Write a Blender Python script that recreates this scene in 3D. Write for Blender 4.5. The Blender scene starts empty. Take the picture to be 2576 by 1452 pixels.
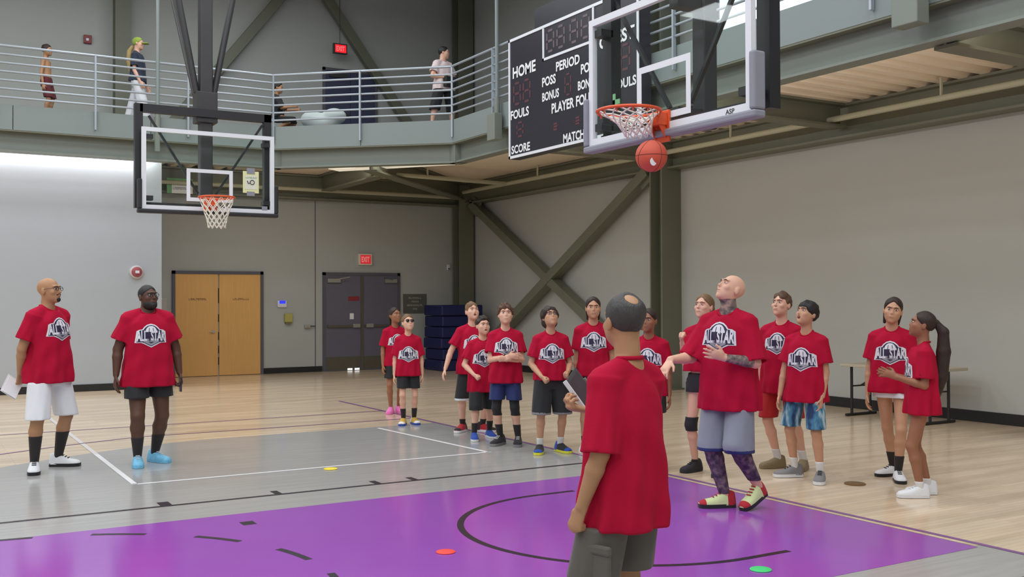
import bpy, bmesh, math, random
import numpy as np
from mathutils import Matrix, Vector
from mathutils.bvhtree import BVHTree

random.seed(7); np.random.seed(7)
scene = bpy.context.scene
COL = scene.collection
def lin1(c):
    c /= 255.0
    return c/12.92 if c <= .04045 else ((c+.055)/1.055)**2.4
def rgb(r, g, b): return (lin1(r), lin1(g), lin1(b), 1.0)

# ------------------------------------------------------------------ camera
CAM = np.array([-6.2, -6.077, 1.643]); YAW, PIT, ROL = .538, .012, -.004
cy_, sy_, cp_, sp_ = math.cos(YAW), math.sin(YAW), math.cos(PIT), math.sin(PIT)
fw = Vector((sy_*cp_, cy_*cp_, sp_)); rt = Vector((cy_, -sy_, 0)); up = rt.cross(fw)
r2 = math.cos(ROL)*rt + math.sin(ROL)*up; u2 = -math.sin(ROL)*rt + math.cos(ROL)*up
cd = bpy.data.cameras.new('camera'); cam = bpy.data.objects.new('camera', cd); COL.objects.link(cam)
M = Matrix.Identity(4)
for i in range(3):
    M[i][0], M[i][1], M[i][2], M[i][3] = r2[i], u2[i], -fw[i], CAM[i]
cam.matrix_world = M
cd.sensor_width = 36; cd.lens = 2573.57*36/2576; cd.clip_start = .05; cd.clip_end = 200
scene.camera = cam

# ------------------------------------------------------------------ world, exposure, lights
w = bpy.data.worlds.new('world'); scene.world = w; w.use_nodes = True
w.node_tree.nodes['Background'].inputs[0].default_value = (.75, .85, 1, 1)
w.node_tree.nodes['Background'].inputs[1].default_value = .3
vs = scene.view_settings
vs.view_transform = 'Standard'; vs.look = 'None'; vs.gamma = 1; vs.use_curve_mapping = False
vs.exposure = -0.84

def area(name, loc, sx, sy, power, color=(1, 1, 1), rot=(0, 0, 0)):
    l = bpy.data.lights.new(name, 'AREA'); l.shape = 'RECTANGLE'; l.size = sx; l.size_y = sy
    l.energy = power; l.color = color
    o = bpy.data.objects.new(name, l); COL.objects.link(o); o.location = loc; o.rotation_euler = rot
    return o
LAMPS = [(x, y) for x in (-13.5, -10, -6.5, -3, .3) for y in (-10, -6, -2, 2, 6, 10)]
LAMPS += [(x, 12.9) for x in (-13.5, -10, -6.5, -3, .3)]  # extra row added to lighten the upper back wall and track
for x, y in LAMPS:
    area('high_bay_light', (x, y, 8.72), 1.3, 1.3, 145 if y < 12 else 90, (.90, .968, 1))
# linear lamp under the track that washes the pale wall on the left
area('wall_wash_light', (-7.6, 14.08, 4.50), 11, .06, 300, (1, 1, 1), (math.radians(25), 0, 0))
# unseen fill lamps added behind the edge girders to brighten walls and underside
area('girder_fill_light', (3.06, -1, 4.40), .08, 22, 150, (1, .99, .97), (0, math.radians(-106), 0))
area('girder_fill_light', (.2, 13.72, 4.40), 3.8, .08, 22, (1, .98, .95), (math.radians(60), 0, 0))
area('girder_fill_light', (2.1, 12.1, 4.40), 2.6, .08, 26, (1, .98, .95), (math.radians(60), 0, math.radians(-42)))

# ------------------------------------------------------------------ materials
MATS = {}
def mat(name, col, rough=.6, metal=0.0, spec=.5, noise=0.0, nscale=8.0, bump=0.0, bscale=60.0, emit=None, estr=0.0, sheen=0.0, coat=0.0, stretch=None, ndetail=4):
    if name in MATS: return MATS[name]
    m = bpy.data.materials.new(name); m.use_nodes = True; nt = m.node_tree; N = nt.nodes; L = nt.links
    b = N['Principled BSDF']; b.inputs['Roughness'].default_value = rough; b.inputs['Metallic'].default_value = metal
    b.inputs['Specular IOR Level'].default_value = spec; b.inputs['Base Color'].default_value = col
    if sheen: b.inputs['Sheen Weight'].default_value = sheen
    if coat: b.inputs['Coat Weight'].default_value = coat; b.inputs['Coat Roughness'].default_value = .12
    tc = N.new('ShaderNodeTexCoord'); src = tc.outputs['Object']
    if stretch:
        mp = N.new('ShaderNodeMapping'); mp.inputs['Scale'].default_value = stretch; L.new(src, mp.inputs[0]); src = mp.outputs[0]
    if noise:
        n = N.new('ShaderNodeTexNoise'); n.inputs['Scale'].default_value = nscale; n.inputs['Detail'].default_value = ndetail
        L.new(src, n.inputs['Vector'])
        mx = N.new('ShaderNodeMix'); mx.data_type = 'RGBA'
        mx.inputs[6].default_value = tuple(c*(1-noise) for c in col[:3])+(1,)
        mx.inputs[7].default_value = tuple(min(1, c*(1+noise)) for c in col[:3])+(1,)
        L.new(n.outputs[0], mx.inputs[0]); L.new(mx.outputs[2], b.inputs['Base Color'])
    if bump:
        n = N.new('ShaderNodeTexNoise'); n.inputs['Scale'].default_value = bscale; n.inputs['Detail'].default_value = 3
        L.new(src, n.inputs['Vector'])
        bp = N.new('ShaderNodeBump'); bp.inputs['Strength'].default_value = bump; bp.inputs['Distance'].default_value = .01
        L.new(n.outputs[0], bp.inputs['Height']); L.new(bp.outputs[0], b.inputs['Normal'])
    if emit:
        b.inputs['Emission Color'].default_value = emit; b.inputs['Emission Strength'].default_value = estr
    MATS[name] = m
    return m
def glass_mat(name, tint=(.97, 1, .985), refl=1.0):
    if name in MATS: return MATS[name]
    m = bpy.data.materials.new(name); m.use_nodes = True; nt = m.node_tree; N = nt.nodes; L = nt.links
    for n in list(N): N.remove(n)
    o = N.new('ShaderNodeOutputMaterial'); t = N.new('ShaderNodeBsdfTransparent'); g = N.new('ShaderNodeBsdfGlossy')
    t.inputs[0].default_value = tint+(1,); g.inputs['Roughness'].default_value = .02
    lw = N.new('ShaderNodeLayerWeight'); lw.inputs[0].default_value = .5; pw = N.new('ShaderNodeMath'); pw.operation = 'POWER'; pw.inputs[1].default_value = 4; L.new(lw.outputs['Facing'], pw.inputs[0])
    fr = N.new('ShaderNodeMath'); fr.operation = 'MULTIPLY_ADD'; fr.inputs[1].default_value = .6; fr.inputs[2].default_value = .02; L.new(pw.outputs[0], fr.inputs[0])
    mx = N.new('ShaderNodeMixShader'); L.new(fr.outputs[0], mx.inputs[0]); L.new(t.outputs[0], mx.inputs[1]); L.new(g.outputs[0], mx.inputs[2])
    L.new(mx.outputs[0], o.inputs[0]); MATS[name] = m
    return m
def wood_floor_mat():
    m = bpy.data.materials.new('maple_floor'); m.use_nodes = True; nt = m.node_tree; N = nt.nodes; L = nt.links
    b = N['Principled BSDF']; tc = N.new('ShaderNodeTexCoord')
    def streak(scale, vec, detail=3):
        mp = N.new('ShaderNodeMapping'); mp.inputs['Scale'].default_value = vec; L.new(tc.outputs['Object'], mp.inputs[0])
        n = N.new('ShaderNodeTexNoise'); n.inputs['Scale'].default_value = scale; n.inputs['Detail'].default_value = detail
        L.new(mp.outputs[0], n.inputs['Vector']); return n.outputs[0]
    br = N.new('ShaderNodeTexBrick'); br.offset = .37; br.inputs['Scale'].default_value = 1.0
    br.inputs['Brick Width'].default_value = 1.3; br.inputs['Row Height'].default_value = .057; br.inputs['Mortar Size'].default_value = .0009
    br.inputs['Color1'].default_value = rgb(234, 212, 186); br.inputs['Color2'].default_value = rgb(220, 196, 168); br.inputs['Mortar'].default_value = rgb(156, 134, 108)
    L.new(tc.outputs['Object'], br.inputs['Vector'])
    cr = N.new('ShaderNodeValToRGB'); e = cr.color_ramp.elements
    e[0].position = .3; e[0].color = (.78, .76, .73, 1); e[1].position = .72; e[1].color = (1.06, 1.05, 1.03, 1)
    L.new(streak(1.3, (.5, 3.2, 1), 4), cr.inputs[0])
    mx = N.new('ShaderNodeMix'); mx.data_type = 'RGBA'; mx.blend_type = 'MULTIPLY'; mx.inputs[0].default_value = 1
    L.new(br.outputs[0], mx.inputs[6]); L.new(cr.outputs[0], mx.inputs[7]); L.new(mx.outputs[2], b.inputs['Base Color'])
    b.inputs['Roughness'].default_value = .17; b.inputs['Specular IOR Level'].default_value = .55
    return m
def paint_mat(name, c1, c2, rough=.16, grain=True):
    m = bpy.data.materials.new(name); m.use_nodes = True; nt = m.node_tree; N = nt.nodes; L = nt.links
    b = N['Principled BSDF']; tc = N.new('ShaderNodeTexCoord'); mp = N.new('ShaderNodeMapping')
    mp.inputs['Scale'].default_value = (.5, 9, 1) if grain else (1, 1, 1); L.new(tc.outputs['Object'], mp.inputs[0])
    n = N.new('ShaderNodeTexNoise'); n.inputs['Scale'].default_value = 2.2; n.inputs['Detail'].default_value = 4; L.new(mp.outputs[0], n.inputs['Vector'])
    mx = N.new('ShaderNodeMix'); mx.data_type = 'RGBA'; mx.inputs[6].default_value = c1; mx.inputs[7].default_value = c2
    L.new(n.outputs[0], mx.inputs[0]); L.new(mx.outputs[2], b.inputs['Base Color'])
    b.inputs['Roughness'].default_value = rough; b.inputs['Specular IOR Level'].default_value = .5
    return m

m_floor = wood_floor_mat()
m_grey_paint = paint_mat('grey_court_stain', rgb(152, 150, 148), rgb(182, 179, 177))
m_purple = paint_mat('purple_court_paint', rgb(150, 78, 176), rgb(156, 84, 182), .16, False)
m_purple_line = paint_mat('purple_line_paint', rgb(128, 80, 140), rgb(134, 86, 146), .3, False)
m_black_line = paint_mat('black_line_paint', rgb(30, 24, 36), rgb(36, 30, 42), .35, False)
m_white_line = paint_mat('white_line_paint', rgb(232, 230, 232), rgb(240, 238, 240), .3, False)
m_faint_line = paint_mat('faint_blue_line_paint', rgb(214, 206, 206), rgb(220, 212, 214), .3, False)
m_wall_r = mat('wall_paint_warm_grey', rgb(180, 181, 177), .75, noise=.03, nscale=.5)
m_wall_b = mat('wall_paint_grey', rgb(176, 178, 174), .75, noise=.03, nscale=.5)
m_wall_l = mat('wall_paint_pale', rgb(172, 177, 184), .6, noise=.02, nscale=.5)
m_ceiling = mat('ceiling_paint', rgb(215, 215, 210), .9)
m_steel = mat('olive_steel_paint', rgb(112, 113, 97), .5, noise=.06, nscale=2)
m_fascia = mat('fascia_paint', rgb(132, 142, 141), .5, noise=.03, nscale=1)
m_girder = mat('girder_paint', rgb(126, 132, 124), .5, noise=.05, nscale=1.5)
m_soffit = mat('tan_steel_decking', rgb(246, 230, 208), .5, noise=.04, nscale=1.2)
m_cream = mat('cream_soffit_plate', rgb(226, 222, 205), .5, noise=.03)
m_rail = mat('galvanized_rail_paint', rgb(170, 178, 188), .35, metal=.3)
m_rubber = mat('black_rubber_base', rgb(28, 28, 28), .5, noise=.1)
m_trackfloor = mat('track_surface', rgb(95, 96, 98), .8, noise=.1, nscale=20)
m_black = mat('black_powder_coat', rgb(36, 35, 40), .45, noise=.1)
m_dark = mat('dark_grey_metal', rgb(62, 60, 62), .45, metal=.2, noise=.15, nscale=4)
m_white = mat('white_enamel', rgb(226, 228, 236), .4, noise=.02)
m_orange = mat('orange_rim_paint', rgb(222, 84, 40), .4, noise=.05)
m_net = mat('white_net_cord', rgb(232, 226, 216), .8, noise=.05)
m_pad_grey = mat('grey_foam_pad', rgb(140, 140, 152), .6, noise=.03)
m_pad_black = mat('black_foam_pad', rgb(40, 38, 44), .6, noise=.05)
m_glass = glass_mat('clear_backboard_glass')
m_wood_door = mat('oak_veneer', rgb(226, 174, 104), .4, noise=.12, nscale=3, stretch=(9, 9, .6))
m_grey_door = mat('slate_door_paint', rgb(102, 100, 114), .45, noise=.03)
m_frame = mat('door_frame_paint', rgb(92, 90, 100), .45, noise=.03)
m_kick = mat('bronze_kick_plate', rgb(104, 98, 84), .4, metal=.4, noise=.08)
m_metal = mat('brushed_metal', rgb(190, 188, 182), .3, metal=.8, noise=.05)
m_exit_red = mat('exit_red', rgb(235, 70, 80), .5, emit=rgb(255, 40, 50), estr=.5)
m_exit_red2 = mat('exit_red_lit', rgb(240, 30, 40), .5, emit=rgb(255, 30, 40), estr=1.6)
m_letter = mat('white_lettering', rgb(236, 236, 240), .5, noise=.02)

# ------------------------------------------------------------------ mesh helpers
def tag(o, label=None, cat=None, group=None, kind=None):
    if label: o['label'] = label
    if cat: o['category'] = cat
    if group: o['group'] = group
    if kind: o['kind'] = kind
    return o
def root_of(o):
    while o.parent: o = o.parent
    return o
def thing(name, label, cat, loc=(0, 0, 0), rz=0.0, group=None, kind=None):
    o = bpy.data.objects.new(name, None); COL.objects.link(o); o.location = loc; o.rotation_euler = (0, 0, rz)
    o.empty_display_size = .1
    return tag(o, label, cat, group, kind)
def mesh_obj(name, V, F, mats, parent=None, smooth=False, midx=None, local=False):
    me = bpy.data.meshes.new(name)
    V = np.asarray(V, dtype=float)
    if parent is not None and not local:
        V = V - np.array(root_of(parent).location)[None, :]
    if isinstance(F, np.ndarray):
        n = len(F); k = F.shape[1]
        me.vertices.add(len(V)); me.vertices.foreach_set('co', V.astype(np.float32).ravel())
        me.loops.add(n*k); me.loops.foreach_set('vertex_index', F.astype(np.int32).ravel())
        me.polygons.add(n); me.polygons.foreach_set('loop_start', np.arange(0, n*k, k, dtype=np.int32))
        me.update(calc_edges=True)
    else:
        me.from_pydata(V.tolist(), [], F); me.update()
    for m in (mats if isinstance(mats, (list, tuple)) else [mats]): me.materials.append(m)
    if midx is not None: me.polygons.foreach_set('material_index', np.asarray(midx, dtype=np.int32))
    if smooth: me.polygons.foreach_set('use_smooth', np.ones(len(me.polygons), dtype=bool))
    o = bpy.data.objects.new(name, me); COL.objects.link(o)
    if parent is not None: o.parent = parent
    return o
class MB:
    def __init__(s): s.v = []; s.f = []; s.m = []
    def _add(s, V, F, mi=0):
        b = len(s.v); s.v.extend([tuple(map(float, p)) for p in V]); s.f.extend([tuple(b+i for i in f) for f in F]); s.m.extend([mi]*len(F)); return s
    def box(s, lo, hi, mi=0):
        x0, y0, z0 = [min(a, b) for a, b in zip(lo, hi)]; x1, y1, z1 = [max(a, b) for a, b in zip(lo, hi)]
        V = [(x0, y0, z0), (x1, y0, z0), (x1, y1, z0), (x0, y1, z0), (x0, y0, z1), (x1, y0, z1), (x1, y1, z1), (x0, y1, z1)]
        return s._add(V, [(0, 3, 2, 1), (4, 5, 6, 7), (0, 1, 5, 4), (1, 2, 6, 5), (2, 3, 7, 6), (3, 0, 4, 7)], mi)
    def bar(s, a, b, w, h, upv=(0, 0, 1), mi=0):
        a, b = Vector(a), Vector(b); d = (b-a).normalized(); x = d.cross(Vector(upv))
        if x.length < 1e-4: x = d.cross(Vector((1, 0, 0)))
        x.normalize(); y = x.cross(d).normalized(); V = []
        for p in (a, b):
            for sx, sy in ((-1, -1), (1, -1), (1, 1), (-1, 1)): V.append(p+x*sx*w/2+y*sy*h/2)
        return s._add(V, [(3, 2, 1, 0), (4, 5, 6, 7), (0, 1, 5, 4), (1, 2, 6, 5), (2, 3, 7, 6), (3, 0, 4, 7)], mi)
    def tube(s, pts, r, n=8, mi=0, closed=False, caps=True):
        P = [Vector(p) for p in pts]; m = len(P); R = r if isinstance(r, (list, tuple)) else [r]*m
        V = []; prev = None
        for i, p in enumerate(P):
            if closed: d = P[(i+1) % m]-P[i-1]
            else: d = P[min(i+1, m-1)]-P[max(i-1, 0)]
            d.normalize()
            if prev is None:
                x = d.cross(Vector((0, 0, 1)))
                if x.length < 1e-3: x = d.cross(Vector((1, 0, 0)))
            else: x = prev-d*prev.dot(d)
            x.normalize(); prev = x; y = d.cross(x)
            for k in range(n):
                a = 2*math.pi*k/n; V.append(p+x*math.cos(a)*R[i]+y*math.sin(a)*R[i])
        F = []
        for i in range(m if closed else m-1):
            j = (i+1) % m
            for k in range(n): F.append((i*n+k, i*n+(k+1) % n, j*n+(k+1) % n, j*n+k))
        if caps and not closed: F += [tuple(range(n))[::-1], tuple((m-1)*n+k for k in range(n))]
        return s._add(V, F, mi)
    def prism(s, poly, z0, z1, mi=0):
        n = len(poly); V = [(x, y, z0) for x, y in poly]+[(x, y, z1) for x, y in poly]
        F = [tuple(range(n))[::-1], tuple(range(n, 2*n))]+[(i, (i+1) % n, n+(i+1) % n, n+i) for i in range(n)]
        return s._add(V, F, mi)
    def lathe(s, c, prof, n=20, axis='z', mi=0):
        V = []
        for r, h in prof:
            for k in range(n):
                a = 2*math.pi*k/n; u, v = r*math.cos(a), r*math.sin(a)
                V.append({'z': (c[0]+u, c[1]+v, c[2]+h), 'y': (c[0]+u, c[1]+h, c[2]+v), 'x': (c[0]+h, c[1]+u, c[2]+v)}[axis])
        F = []
        for i in range(len(prof)-1):
            for k in range(n): F.append((i*n+k, i*n+(k+1) % n, (i+1)*n+(k+1) % n, (i+1)*n+k))
        F += [tuple(range(n))[::-1], tuple((len(prof)-1)*n+k for k in range(n))]
        return s._add(V, F, mi)
    def sphere(s, c, r, n=16, mm=10, mi=0):
        r = r if isinstance(r, (tuple, list)) else (r, r, r); V = []; F = []
        for i in range(mm+1):
            t = math.pi*i/mm
            for k in range(n):
                a = 2*math.pi*k/n; V.append((c[0]+r[0]*math.sin(t)*math.cos(a), c[1]+r[1]*math.sin(t)*math.sin(a), c[2]+r[2]*math.cos(t)))
        for i in range(mm):
            for k in range(n): F.append((i*n+k, (i+1)*n+k, (i+1)*n+(k+1) % n, i*n+(k+1) % n))
        return s._add(V, F, mi)
    def strip(s, pts, wd, z, mi=0):
        P = [Vector((p[0], p[1])) for p in pts]; V = []; m = len(P)
        for i, p in enumerate(P):
            d = (P[min(i+1, m-1)]-P[max(i-1, 0)]).normalized(); nn = Vector((-d.y, d.x))
            V += [(p.x+nn.x*wd/2, p.y+nn.y*wd/2, z), (p.x-nn.x*wd/2, p.y-nn.y*wd/2, z)]
        return s._add(V, [(2*i, 2*i+1, 2*i+3, 2*i+2) for i in range(m-1)], mi)
    def build(s, name, mats, parent=None, smooth=False, local=False, bevel=0.0):
        o = mesh_obj(name, s.v, s.f, mats, parent, smooth, s.m, local)
        bm = bmesh.new(); bm.from_mesh(o.data); bmesh.ops.recalc_face_normals(bm, faces=bm.faces); bm.to_mesh(o.data); bm.free()
        if smooth:
            o.data.set_sharp_from_angle(angle=math.radians(50))
        if bevel:
            md = o.modifiers.new('bevel', 'BEVEL'); md.width = bevel; md.segments = 2; md.limit_method = 'ANGLE'
        return o
def text_mesh(txt, offset=.0, space=1.0):
    cu = bpy.data.curves.new('t', 'FONT'); cu.body = txt; cu.offset = offset; cu.space_character = space; cu.resolution_u = 3
    o = bpy.data.objects.new('t', cu); COL.objects.link(o)
    dg = bpy.context.evaluated_depsgraph_get(); me = bpy.data.meshes.new_from_object(o.evaluated_get(dg))
    V = np.array([v.co[:2] for v in me.vertices]).reshape(-1, 2); F = [tuple(p.vertices) for p in me.polygons]
    bpy.data.objects.remove(o); bpy.data.curves.remove(cu); bpy.data.meshes.remove(me)
    return V, F
def text_fit(txt, x0, x1, z0, z1, offset=.0):
    V, F = text_mesh(txt, offset); lo, hi = V.min(0), V.max(0)
    V = (V-lo)/(hi-lo); V[:, 0] = x0+V[:, 0]*(x1-x0); V[:, 1] = z0+V[:, 1]*(z1-z0)
    return V, F
def plane_text(name, txt, org, ux, x0, x1, z0, z1, m, parent, offset=.02):
    """lettering on a vertical plane: org + ux*x, height z"""
    V, F = text_fit(txt, x0, x1, z0, z1, offset); ux = np.array(ux); org = np.array(org)
    W = org[None, :]+V[:, :1]*ux[None, :]+np.array([[0, 0, 1]])*V[:, 1:2]
    return mesh_obj(name, W, F, m, parent)

def scribble(name, org, ux, x0, x1, z0, z1, m, parent, n, seed=1):
    """a line of lettering too blurred to read: strokes of uneven width"""
    rs = random.Random(seed); ux = Vector(ux); org = Vector(org); mb = MB(); wd = (x1-x0)/n
    for i in range(n):
        a = x0+i*wd+wd*.12; c = x0+(i+1)*wd-wd*.12; k = rs.choice((0, 1, 2)); nn = .0008*Vector((ux.y, -ux.x, 0))
        segs = [(a, a+wd*.2, z0, z1)]+([(a, c, z1-(z1-z0)*.22, z1)] if k else [])+([(a, c, z0, z0+(z1-z0)*.22)] if k != 1 else [])+([(c-wd*.2, c, z0, z1)] if k != 0 else [])
        for p, q, u, v in segs:
            P = [org+ux*p+Vector((0, 0, u)), org+ux*q+Vector((0, 0, u)), org+ux*q+Vector((0, 0, v)), org+ux*p+Vector((0, 0, v))]
            mb._add(P, [(0, 1, 2, 3)])
    return mesh_obj(name, mb.v, mb.f, m, parent)

# ------------------------------------------------------------------ room shell
YB, XR, YL = 16.85, 6.15, 14.2; ZC = 9.4
fl = MB().box((-16, -13, -.2), (XR, YB, 0)).build('floor', m_floor); tag(fl, kind='structure')
tag(MB().box((-16.3, -13.3, ZC), (XR+.3, YB+.3, ZC+.2)).build('ceiling', m_ceiling), kind='structure')
tag(MB().box((-16.3, YB, -.2), (XR+.3, YB+.3, ZC)).build('wall_back', m_wall_b), kind='structure')
# right wall with a high window opening
wr = MB(); WY0, WY1, WZ0, WZ1 = 2.2, 7.6, 5.5, 8.0
wr.box((XR, -13, -.2), (XR+.3, YB, WZ0)); wr.box((XR, -13, WZ1), (XR+.3, YB, ZC)); wr.box((XR, -13, WZ0), (XR+.3, WY0, WZ1)); wr.box((XR, WY1, WZ0), (XR+.3, YB, WZ1))
tag(wr.build('wall_right', m_wall_r), kind='structure')
tag(MB().box((-16.3, YL, 0), (-1.92, YB, 4.55)).build('wall_left_front', m_wall_l), kind='structure')
tag(MB().box((-16.3, -13, -.2), (-16, YB, ZC)).build('wall_left', m_wall_l), kind='structure')
tag(MB().box((-16.3, -13.3, -.2), (XR+.3, -13, ZC)).build('wall_front', m_wall_l), kind='structure')
win = thing('window_1', None, None, (XR, (WY0+WY1)/2, WZ0), kind='structure')
m_day = mat('daylight_glazing', rgb(200, 225, 255), .2, emit=rgb(215, 232, 255), estr=2.2)
nb = 4
for i in range(nb):
    a = WY0+(WY1-WY0)*i/nb; b = WY0+(WY1-WY0)*(i+1)/nb
    MB().box((XR+.1, a+.04, WZ0+.04), (XR+.12, b-.04, WZ1-.04)).build('pane', m_day, win)
fr = MB()
for i in range(nb+1):
    y = WY0+(WY1-WY0)*i/nb; fr.box((XR+.05, y-.04, WZ0), (XR+.15, y+.04, WZ1))
for z in (WZ0+.02, WZ1-.02): fr.box((XR+.05, WY0, z-.03), (XR+.15, WY1, z+.03))
fr.build('window_frame', m_dark, win)
# baseboards
tag(MB().box((-16, YL-.015, 0), (-1.92, YL, .13)).build('baseboard_left', m_rubber), kind='structure')
tag(MB().box((.84, YB-.015, 0), (2.28, YB, .13)).box((4.29, YB-.015, 0), (5.65, YB, .13)).build('baseboard_back', m_rubber), kind='structure')
tag(MB().box((XR-.015, -13, 0), (XR, 8.4, .15)).box((XR-.015, 8.95, 0), (XR, 16.3, .15)).build('baseboard_right', m_rubber), kind='structure')
# control joints in the wall plaster
tag(MB().box((2.105, YB-.006, 0), (2.125, YB, 4.0)).build('trim_1', m_frame), kind='structure')

# ------------------------------------------------------------------ court markings (children of the floor)
def arc(c, r, a0, a1, n=40): return [(c[0]+r*math.sin(math.radians(a0+(a1-a0)*i/n)), c[1]+r*math.cos(math.radians(a0+(a1-a0)*i/n))) for i in range(n+1)]
HC = (-1.575, 0.0)
def flat(name, poly, z, m):
    return mesh_obj(name, [(x, y, z) for x, y in poly], [tuple(range(len(poly)))][0:1], m, fl)
pts = [(x, min(max(y, -6.33), 6.33)) for x, y in arc(HC, 6.52, 0, -180, 90)]
flat('grey_court_area', [(0, -6.33), (0, 6.33)]+pts, .0012, m_grey_paint)
flat('purple_key', [(-.085, -1.83), (-.085, 1.83), (-5.79, 1.83), (-5.79, -1.83)], .0022, m_purple)
ln = lambda name, pts, wd, m, z=.0032: MB().strip(pts, wd, z).build(name, m, fl)
ln('baseline', [(0, -8.1), (0, 9.9)], .05, m_purple_line)
ln('bare_wood_gap', [(-.055, -1.80), (-.055, 1.83)], .05, m_floor, .0027)
for s in (1, -1):
    ln('lane_line', [(0, 2.44*s), (-5.79, 2.44*s)], .045, m_black_line)
    for x in (-4.36, -3.43, -2.51, -2.145):
        ln('lane_mark', [(x, 2.46*s), (x, 2.62*s)], .06 if x > -4 else .09, m_black_line)
    ln('lane_square', [(-3.99, 1.40*s), (-3.99, 1.52*s)], .10, m_black_line)
ln('restricted_arc', [(-1.22, 1.245)]+arc(HC, 1.245, 0, -180, 48)+[(-1.22, -1.245)], .05, m_black_line)
ln('free_throw_line', [(-5.79, -2.44), (-5.79, 2.44)], .05, m_black_line)
for k in range(8): ln('circle_dash', arc((-5.79, 0), 1.83, 24*k, 24*k+12, 6), .05, m_black_line)
ln('free_throw_circle', arc((-5.79, 0), 1.83, 0, -180, 40), .05, m_black_line)
ln('side_court_free_throw_line', [(-4.42, 3.60), (-.70, 3.60)], .05, m_white_line)
ln('side_court_lane_line', [(-4.39, 3.60), (-4.39, 5.72)], .05, m_white_line)
ln('side_court_lane_line', [(-4.39, 5.72), (-4.39, 9.9)], .05, m_faint_line)
ln('side_court_lane_line', [(-.735, 3.60), (-.90, 6.2)], .05, m_white_line)
ln('three_point_line', [(0, 6.98)]+[(x, min(y, 6.98)) for x, y in arc(HC, 7.3, 0, -75, 40)], .04, m_purple_line)
ln('sideline', [(0, 8.1), (-15, 8.1)], .04, m_purple_line)

# ------------------------------------------------------------------ doors and wall fittings
d1 = thing('door_1', 'pair of oak doors in a dark frame on the back wall', None, (-.14, YB, 0), kind='structure')
MB().box((-1.15, YB-.05, 0), (-1.08, YB, 2.33)).box((.80, YB-.05, 0), (.87, YB, 2.33)).box((-1.15, YB-.05, 2.26), (.87, YB, 2.33)).build('door_frame', m_frame, d1)
for a, b in ((-1.08, -.157), (-.128, .80)):
    MB().box((a, YB-.035, .01), (b, YB-.005, 2.26)).build('door_leaf', m_wood_door, d1)
lt = MB().lathe((-.26, YB-.04, .98), [(.035, 0), (.035, -.02)], 12, 'y').tube([(-.26, YB-.06, .98), (-.26, YB-.085, .98), (-.36, YB-.085, .98)], .011, 6)
lt.build('door_handle', m_metal, d1)
m_brown_letter = mat('brown_lettering', rgb(96, 62, 30), .6)
scribble('door_lettering', (0, YB-.036, 0), (1, 0, 0), -.80, -.40, 1.685, 1.725, m_brown_letter, d1, 10, 3)
scribble('door_lettering', (0, YB-.036, 0), (1, 0, 0), .17, .55, 1.685, 1.725, m_brown_letter, d1, 10, 4)
for z in (.25, .5, .8, 1.2, 1.62, 1.78): MB().box((-.152, YB-.03, z), (-.133, YB-.02, z+.17)).build('astragal_gap', m_rubber, d1)

d2 = thing('door_2', 'pair of slate grey exit doors with push bars on the back wall', None, (3.28, YB, 0), kind='structure')
MB().box((2.29, YB-.05, 0), (2.36, YB, 2.33)).box((4.20, YB-.05, 0), (4.27, YB, 2.33)).box((2.29, YB-.05, 2.26), (4.27, YB, 2.33)).build('door_frame', m_frame, d2)
MB().box((3.24, YB-.06, 0), (3.30, YB, 2.26)).build('center_mullion', m_kick, d2)
for a, b, s in ((2.36, 3.24, 1), (3.30, 4.20, -1)):
    MB().box((a, YB-.035, .01), (b, YB-.005, 2.26)).build('door_leaf', m_grey_door, d2)
    MB().box((a+.02, YB-.042, .03), (b-.02, YB-.036, .33)).build('kick_plate', m_kick, d2)
    MB().box((a+.03, YB-.085, 1.03), (b-.03, YB-.045, 1.075)).build('push_bar', m_kick, d2)
    MB().box((3.02 if s > 0 else 3.36, YB-.11, 1.02), (3.20 if s > 0 else 3.54, YB-.05, 1.11)).build('latch_box', m_metal, d2)
    x0 = a+.03 if s > 0 else b-.35
    MB().box((x0, YB-.10, 2.09), (x0+.32, YB-.04, 2.18)).tube([(x0+.2, YB-.1, 2.16), (x0+.3*s+.2, YB-.22, 2.22)], .012, 6).build('door_closer', m_metal, d2)
m_redplate = mat('red_notice_plate', rgb(140, 40, 46), .5)
MB().box((2.92, YB-.042, 1.66), (3.20, YB-.036, 1.76)).build('red_notice', m_redplate, d2)
MB().box((2.96, YB-.042, 1.22), (3.06, YB-.036, 1.36)).build('paper_notice', m_letter, d2)
MB().box((3.08, YB-.05, .01), (3.20, YB-.036, .055)).box((2.90, YB-.05, .01), (3.02, YB-.036, .055)).build('light_gap', mat('daylight_gap', rgb(255, 255, 255), .5, emit=(1, 1, 1, 1), estr=1.5), d2)

def exit_sign(loc, label, m_face, w=.34, h=.27, lit=False):
    x, y, z = loc
    t = thing('exit_sign', label, 'exit sign', loc)
    MB().box((x-w/2, y-.07, z-h/2), (x+w/2, y, z+h/2)).build('housing', m_dark if lit else m_cream, t, bevel=.006)
    MB().box((x-w/2+.04, y-.076, z-h/2+.03), (x+w/2-.03, y-.071, z+h/2-.03)).build('face', m_face, t)
    plane_text('lettering', 'EXIT', (x, y-.0775, z), (1, 0, 0), -w*.3, w*.3, -h*.24, h*.24, mat('exit_letter', rgb(255, 170, 170), .5, emit=rgb(255, 150, 150), estr=.5), t, .03)
    return t
MB_panel = MB().box((3.08, YB-.012, 2.45), (3.58, YB, 2.84)).build('sign_backing_panel', m_wall_b); tag(MB_panel, 'square wall panel behind the lower exit sign', 'panel')
exit_sign((3.345, YB-.012, 2.648), 'pale exit sign with red face over the grey doors', m_exit_red)
ex2 = exit_sign((2.59, YB-.35, 7.55), 'glowing red exit sign hanging above the upstairs track', m_exit_red2, .34, .24, True)
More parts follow.
